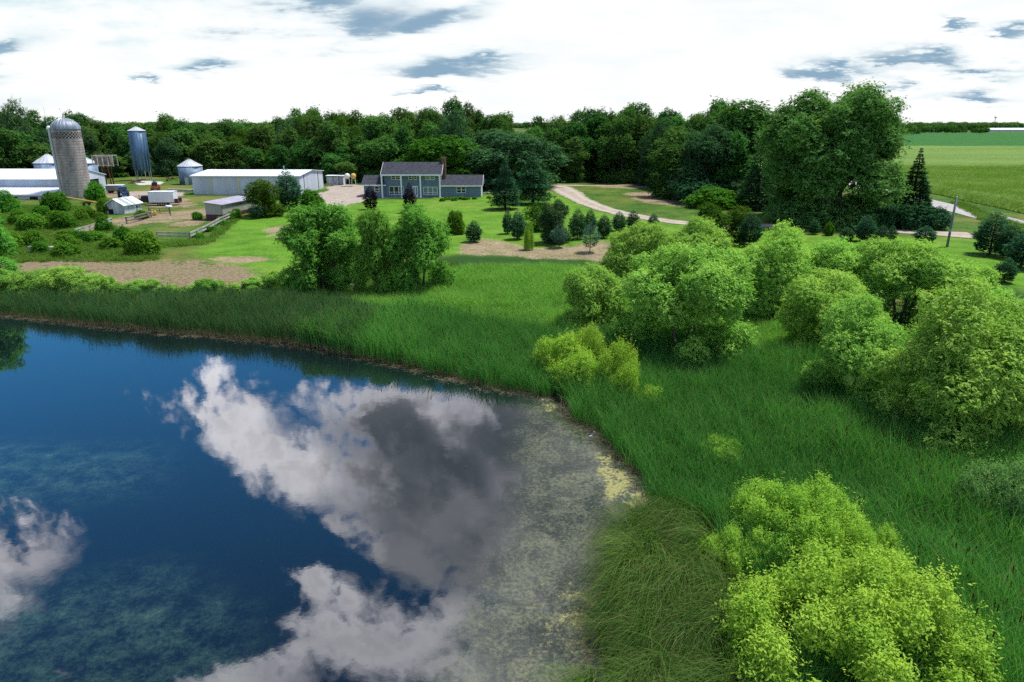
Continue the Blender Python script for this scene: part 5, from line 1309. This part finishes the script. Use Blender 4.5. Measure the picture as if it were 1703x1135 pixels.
# shrubs ------------------------------------------------------------
for bx,by,top,w,k,lab in ((930,622,560,84,'sprout','sprawling yellow green shrub at the left of the pond corner group'),(975,618,546,66,'sprout','tallest yellow green shrub at the back of the pond corner group'),(962,650,588,84,'sprout','low bushy yellow green shrub in front of the pond corner group'),
      (1022,655,574,62,'sprout','bright shrub standing apart on the reed edge right of the pond corner'),(1040,672,606,56,'sprout','small bright shrub trailing in front of the one standing apart'),(1075,678,646,52,'sprout','low pale sprig in the reeds below the bright shrubs'),
      (1195,765,733,70,'yshrub','thin low sprig in the middle of the reed bed'),(1635,868,770,100,'pale','flat pale grey green shrub at the edge of the reeds'),(1700,880,752,130,'pale','broader pale grey green shrub cut by the edge of the view')):
    ptree(k,'wetland_shrub',bx,by,top,w,lab,'shrub')
def shrub(kind, px, py, zc, R_, Hh, lab, v, rz):
    x, y = flat(px, py, zc); plant(kind, 'wetland_shrub', x, y, H(x,y), Hh, R_, lab, 'shrub', None, rz, v)
shrub('bigshrub', 1330, 880, 1.4, 2.75, 3.0, 'upper yellow green shrub adjoining the huge one among reeds', 0, 0.4)
shrub('bigshrub', 1425, 1075, 1.6, 3.9, 3.7, 'huge yellow green shrub filling the nearest corner', 1, 2.0)
shrub('bigshrub', 1425, 945, 1.3, 1.9, 2.7, 'middle yellow green shrub between the upper and the huge one, right side', 0, 2.6)
shrub('yshrub', 1212, 930, 0.8, 1.05, 1.7, 'smaller olive shrub beside the huge yellow green one', 0, 1.0)
shrub('yshrub', 1265, 1120, 0.8, 1.1, 1.6, 'low yellow green shrub on the sedge side of the huge one', 1, 0.0)
shrub('bush', 1085, 905, 0.6, 0.55, 0.8, 'low bright leafy plant among the combed sedge', 0, 0.3)
shrub('bush', 1075, 1010, 0.6, 0.4, 0.7, 'small leafy weed low in the sedge nearer the corner', 1, 1.3)
bl = [(240,424,382,56,'bush','dark round bush at the left end of the rail fence'),(206,410,374,32,'bush','upright dark sapling beside the dark round bush')]
for bx,by,top,w,k,lab in bl: ptree(k,'round_bush',bx,by,top,w,lab,'shrub')
rs = RS(5)
def bushes(px, n, w0, w1, h0, h1, lab, group, kind='bush', seed=1):
    rs = RS(seed); q = np.array(px, float); k = 0; got = []
    for _ in range(4000):
        if k >= n: break
        x, y = rs.uniform(q[:,0].min(), q[:,0].max()), rs.uniform(q[:,1].min(), q[:,1].max())
        if not inside(np.array([x]), np.array([y]), q)[0] or any(abs(x-a)+2.5*abs(y-b) < (w0+w1)*0.34 for a, b in got): continue
        got.append((x, y)); w = rs.uniform(w0, w1); ptree(kind,'wild_bush',x,y,y-w*rs.uniform(h0,h1),w,lab,'shrub',group); k += 1
bushes([(-60,352),(40,348),(130,352),(150,372),(110,384),(20,382),(-60,384)], 11, 26, 46, 0.5, 0.8, 'green wild bush in the tangle below the white barn', 'wild bushes below the barn', seed=11)
bushes([(-60,398),(60,396),(150,394),(215,402),(215,424),(120,428),(-60,428)], 15, 26, 46, 0.38, 0.66, 'green wild bush in the hedge above the dry brown patch', 'wild bushes above the dry patch', seed=12)
bushes([(150,352),(190,350),(185,364),(130,372)], 5, 20, 30, 0.6, 0.9, 'low wild bush between yellow auger and garden shed', 'bushes by the auger', seed=13)
ptree('bush','wild_bush',160,336,300,32,'leafy bush growing against the foot of the concrete silo','shrub')
ptree('bush','wild_bush',176,384,364,26,'weedy bush half covering the short rail fence','shrub')
ptree('bush','wild_bush',236,364,350,24,'small bush growing beside the rusty pipe gate','shrub')
ptree('bush','wild_bush',328,366,352,16,'small weedy bush at the end of the bare soil, left of the tan shed','shrub')
for i,(bx,by,top,w,lab) in enumerate(((62,490,446,76,'bright green willow bush at the left end of the reed strip'),(112,492,440,74,'tallest bright green willow bush behind the left reed strip'),(150,494,455,62,'bright green willow bush right of the tallest one'),(14,486,448,60,'bright green bush at the left edge of the pond'))):
    ptree('willow','shore_bush',bx,by,top,w,lab,'shrub',v=i%4)
bushes([(170,478),(250,484),(330,488),(420,474),(480,468),(480,476),(330,496),(170,490)], 15, 26, 44, 0.45, 0.8, 'low bright green shrub between reed strip and dry brown patch', 'low shrubs behind the reed strip', 'willow', seed=14)
bushes([(505,476),(560,470),(680,474),(745,470),(740,488),(600,494),(505,488)], 4, 16, 24, 0.4, 0.6, 'low dark bush at the feet of the three shore trees', 'bushes under the shore trees', seed=15)
bushes([(1000,306),(1100,310),(1095,313),(960,308)], 0, 18, 28, 0.6, 0.9, '', '')
bushes([(730,333),(815,329),(815,331.5),(735,335)], 9, 9, 13, 0.35, 0.55, 'low flowering plant in the bed along the house front', 'bed plants along the house', seed=16)
bushes([(280,402),(330,404),(400,364),(390,358),(320,396)], 8, 12, 20, 0.5, 0.7, 'weedy tuft growing along the weathered rail fence', 'weeds along the rail fence', seed=17)

# ------------------------------------------------------------------ reeds, grass, sedge, corn: nobody could count them
B_CAT = mat_blade('cattail_leaf', (0.20,0.18,0.10), (0.026,0.145,0.034), (0.135,0.410,0.078), (0.20,0.36,0.09), 0.38, 0.16, 0.95)
B_CATD = mat_blade('cattail_leaf_shore', (0.26,0.24,0.15), (0.030,0.110,0.038), (0.075,0.200,0.066), (0.14,0.21,0.07), 0.32, 0.30, 0.93)
B_MEAD = mat_blade('meadow_grass_leaf', (0.10,0.14,0.03), (0.095,0.300,0.040), (0.220,0.500,0.085), (0.30,0.45,0.13), 0.40, 0.2, 0.96)
B_SEDGE = mat_blade('sedge_leaf', (0.05,0.055,0.02), (0.012,0.052,0.014), (0.125,0.235,0.044), (0.24,0.23,0.11), 0.3, 0.25, 0.95)
B_ROUGH = mat_blade('rough_grass_leaf', (0.07,0.10,0.02), (0.060,0.160,0.020), (0.125,0.270,0.036), (0.20,0.24,0.08), 0.3, 0.2)
B_CORN = mat_blade('corn_leaf', (0.06,0.12,0.02), (0.075,0.210,0.020), (0.150,0.310,0.036), (0.30,0.32,0.11), 0.38, 0.1)
B_DEAD = mat_blade('dead_stalk', (0.16,0.13,0.085), (0.10,0.08,0.05), (0.33,0.28,0.19), None, 0.1, 0.05)
cat_m = [blades('cattail', RS(40+i), 44, 0.42, 2.05, 0.036, 0.35, 0.14, B_CAT, 3, heads=i%2) for i in range(4)]
catd_m = [blades('cattail_shore', RS(50+i), 38, 0.40, 2.25, 0.034, 0.26, 0.10, B_CATD, 3, heads=i%2) for i in range(3)]
mead_m = [blades('meadow', RS(60+i), 44, 0.48, 1.15, 0.035, 0.7, 0.2, B_MEAD, 3) for i in range(3)]
sedge_m = [blades('sedge', RS(70+i), 100, 0.26, 1.95, 0.021, 1.7, 0.45, B_SEDGE, 6, 3.9, lvar=0.4) for i in range(4)]
rough_m = [blades('rough', RS(80+i), 40, 0.5, 0.65, 0.05, 0.9, 0.25, B_ROUGH, 2) for i in range(3)]
corn_m = [blades('corn', RS(90+i), 34, 0.55, 2.5, 0.085, 0.85, 0.12, B_CORN, 3, wtaper=0.25) for i in range(3)]
dead_m = [blades('dead', RS(95+i), 16, 0.7, 1.3, 0.022, 0.5, 1.35, B_DEAD, 2) for i in range(3)]
fl = lambda pts, z=0.3: np.array([flat(a, b, z) for a, b in pts])
sedge_poly = fl([(1080,838),(1120,850),(1165,880),(1215,940),(1250,1010),(1270,1250),(985,1250),(975,1130),(984,1060),(1010,965),(1022,905),(1042,862)])
shore_in = [(-260,497),(0,520),(70,528),(200,541),(330,553),(430,562),(500,569),(600,588),(680,606),(760,625),(820,640),(880,650),(930,655),(950,668),(952,690),(980,702),(1014,731),(1036,758),(1064,788),(1080,812),(1085,838)]
cat_poly = fl(shore_in[6:]+[(1120,850),(1165,880),(1215,940),(1250,1010),(1270,1260),(1900,1260),(1900,820),(1703,745),(1560,740),(1440,690),(1380,640),(1340,610),(1230,590),(1130,585),(1000,572),(900,556),(800,540),(700,526),(630,530)])
strip_poly = fl(shore_in[:8]+[(640,538),(560,520),(480,506),(420,506),(330,516),(250,514),(150,512),(0,506),(-260,486)])
mead_poly = [fl([(560,512),(640,530),(700,526),(800,540),(900,556),(1000,572),(1130,585),(1230,590),(1340,610),(1400,560),(1330,520),(1230,490),(1160,482),(1010,462),(900,454),(780,450),(720,462),(600,490)]), fl([(1480,600),(1560,560),(1700,560),(1820,700),(1820,800),(1600,740)])]
not_sedge = lambda x, y: sdist(x, y, sedge_poly)+0.9*gnoise(x, y, 1.2, 8) < 0
fade = lambda x, y: 1.0-0.35*sm(0.0,1.0,gnoise(x,y,0.5,3))
N1 = field('cattails', cat_poly, 3.6, cat_m, RS(1), 0.8, 1.15, 'dense dark green cattail bed beyond the pond corner', not_sedge, zs=fade)
N2 = field('reed_strip', strip_poly, 4.0, catd_m, RS(2), 0.8, 1.15, 'blue green strip of reeds lining the far pond bank', None, zs=fade)
N3 = field('meadow_grass', mead_poly, 3.2, mead_m, RS(3), 0.7, 1.2, 'bright green tall wet meadow grass between reeds and brown soil')
N4 = field('sedge', sedge_poly, 3.6, sedge_m, RS(4), 0.55, 1.5, 'long combed sedge grass at the near pond edge', lambda x, y: seg_dist(x, y, SH) > 0.42+0.30*gnoise(x, y, 1.4, 21), rotz=0.0, lean=0.10)
sh = SH[8:-4]; shp = []
rough_polys = [fl(p, 1.2) for p in ([(-80,384),(100,388),(125,396),(262,402),(262,426),(-80,430)], [(-60,345),(135,345),(180,366),(120,384),(90,388),(-60,386)], [(480,500),(560,516),(640,520),(745,480),(760,430),(560,440),(480,470)], [(120,392),(190,372),(196,378),(140,398)], [(262,400),(340,396),(395,358),(402,364),(345,402),(262,408)], [(1640,378),(1703,392),(1760,400),(1760,392),(1700,380),(1600,340),(1580,338)], [(1240,470),(1320,500),(1400,540),(1420,600),(1340,600),(1230,560)], [(-100,500),(150,510),(330,514),(480,504),(500,470),(430,474),(330,490),(170,482),(-100,478)])]
N5 = field('rough_grass', rough_polys, 2.2, rough_m, RS(5), 0.6, 1.3, 'rough unmown grass and weeds along fences and bushes')
N6 = field('dead_reeds', [fl([(880,655),(935,657),(950,690),(1012,735),(1035,764),(1062,795),(1070,790),(1040,752),(1015,725),(960,690),(955,665),(930,648),(760,622),(600,585),(430,560),(200,540),(200,545),(430,567),(600,593),(760,632)], 0.05), fl([(1080,838),(1048,866),(1030,905),(1018,965),(996,1030),(1004,1140),(1024,1140),(1012,1040),(1034,970),(1046,910),(1090,856)], 0.05)], 1.6, dead_m, RS(6), 0.5, 1.1, 'flattened pale dead reed stalks along the waterline', lean=0.12, dz=0.10)
# corn
def corn_edge(y): return np.interp(y, [60,96,114,149,200,330,520], [86.5,91.5,96.0,101.3,108.0,126,150])
ys = np.arange(92, 265, 1.25); xs = []; yy = []
r_ = RS(9)
for k, y in enumerate(ys):
    x0 = float(corn_edge(y)); x1 = 0.80*y+14; x = np.arange(x0, x1, 0.95 if y < 180 else 1.3); x = x+r_.uniform(-.3,.3,len(x)); xs.append(x); yy.append(np.full(len(x), y)+r_.normal(0,0.12,len(x)))
x = np.concatenate(xs); y = np.concatenate(yy); n = len(x)
s = r_.uniform(0.85,1.1,n)*(1+0.08*gnoise(x,y,0.15,5))*(0.42+0.58*sm(0,6,x-corn_edge(y)))
inst('corn_plants', np.stack([x,y,Hv(x,y)-0.05],1), np.stack([r_.normal(0,.04,n),r_.normal(0,.04,n),r_.uniform(0,6.28,n)],1), np.stack([s,s,s],1), r_.randint(0,3,n), np.clip(0.5+0.6*gnoise(x,y*2,0.12,6)+r_.normal(0,.12,n),0,1), corn_m, 'stuff', 'tall green corn with pale tassels right of the paved road')
cx_ = np.linspace(0,1,140); cy_ = np.concatenate([np.arange(92,270,1.0), np.arange(270,505,2.0)])
XX = np.array([[float(corn_edge(v))+0.6+u**1.5*(0.9*v+30-float(corn_edge(v))) for u in cx_] for v in cy_]); YY = np.repeat(cy_[:,None],140,1)
ZZ = Hv(XX.ravel(),YY.ravel()).reshape(XX.shape)+np.where(YY < 262, 1.45, 2.1)*(0.1+0.9*sm(0.5,6,XX-corn_edge(YY)))+0.12*gnoise(XX,YY,0.35,8)+0.05*gnoise(XX,YY*4,0.4,9)
def skirt(A): return A
m, nt, out = material('corn_canopy'); p = nt.pos(); px_, py_, pz_ = nt.sep(p)
row = nt.noise(nt.xyz(px_*0.12, py_*1.0, 0.0), 0.8, 4, 0.65); big = nt.noise(nt.xyz(px_*0.3, py_, 0.0), 0.03, 4, 0.6); f_ = nt.noise(p, 2.2, 4, 0.7)
cc = nt.mix(nt.step(row*0.45+f_*0.4+big*0.35, 0.45, 0.72), (0.065,0.145,0.016), (0.145,0.230,0.042))
principled(nt, out, cc, 0.9, 0, 0.15, nt.bump(row*0.6+f_*0.5, 1.0, 0.5))
ii = np.arange(XX.size).reshape(XX.shape); qq = np.stack([ii[:-1,:-1],ii[:-1,1:],ii[1:,1:],ii[1:,:-1]],-1).reshape(-1,4)
co_ = bpy.data.objects.new('corn_crop', np_mesh('corn_crop', np.stack([XX,YY,ZZ],-1).reshape(-1,3), qq, m, None, True)); C.objects.link(co_)
tag(co_, 'wide corn crop stretching away right of the paved road', None, None, 'stuff')
# woods on the horizon
fw = []
r_ = RS(12)
def belt(px0, px1, Yb, top, rows, sp, jit=8):
    for r in range(rows):
        for xx in np.arange(xat(px0,207,Yb), xat(px1,207,Yb), sp):
            yv = Yb+r*sp*0.8+r_.uniform(-jit,jit); fw.append((xx+r_.uniform(-sp,sp)*0.4, yv, 0.0, (zat(851,top+r_.uniform(-1,1.6),yv))*r_.uniform(0.85,1.05)))
belt(1512,1592,1470,208.5,3,9); belt(1595,1604,1480,213,2,9); belt(1624,1646,1430,212,2,8); belt(1500,1730,1900,205.5,2,13,20)
belt(-200,1900,2700,203.5,3,22,30); belt(1430,1780,2300,203.5,2,18,40); belt(-100,420,560,203.5,3,10,8); belt(1500,1530,1250,211,2,9)
fw = np.array(fw); n = len(fw); sz = np.clip(fw[:,3],8,45)/18; sx = np.maximum(sz, 0.8)*np.where(fw[:,1] > 1800, 1.9, 1.15)
crowns = []
for i in range(3):
    rr = RS(300+i); lc, lr = crown_lobes(rr, 18, 5.2, 0.5, 18, 0.42, 0, 0.3); v_, q_, t_ = lobes_to_leaves(rr, lc, lr, 34, 6, 1.0, 0.75, 0.1, 1.2)
    crowns.append(np_mesh('far_crown', v_, q_, L_WOOD, {'tint': t_}))
inst('distant_woods', fw[:,:3], np.stack([np.zeros(n),np.zeros(n),r_.uniform(0,6.28,n)],1), np.stack([sx,sx,sz],1), r_.randint(0,3,n), r_.rand(n), crowns, 'stuff', 'dark belts of far woodland along the horizon')
print('instances', {o.name: len(o.data.vertices) for o in (N1,N2,N3,N4,N5,N6)}, 'corn', len(x), 'far', n, 'objects', len(bpy.data.objects))
print('crown quads', {k: [len(a.polygons) for a, b in v[0]] for k, v in PROTO.items()})
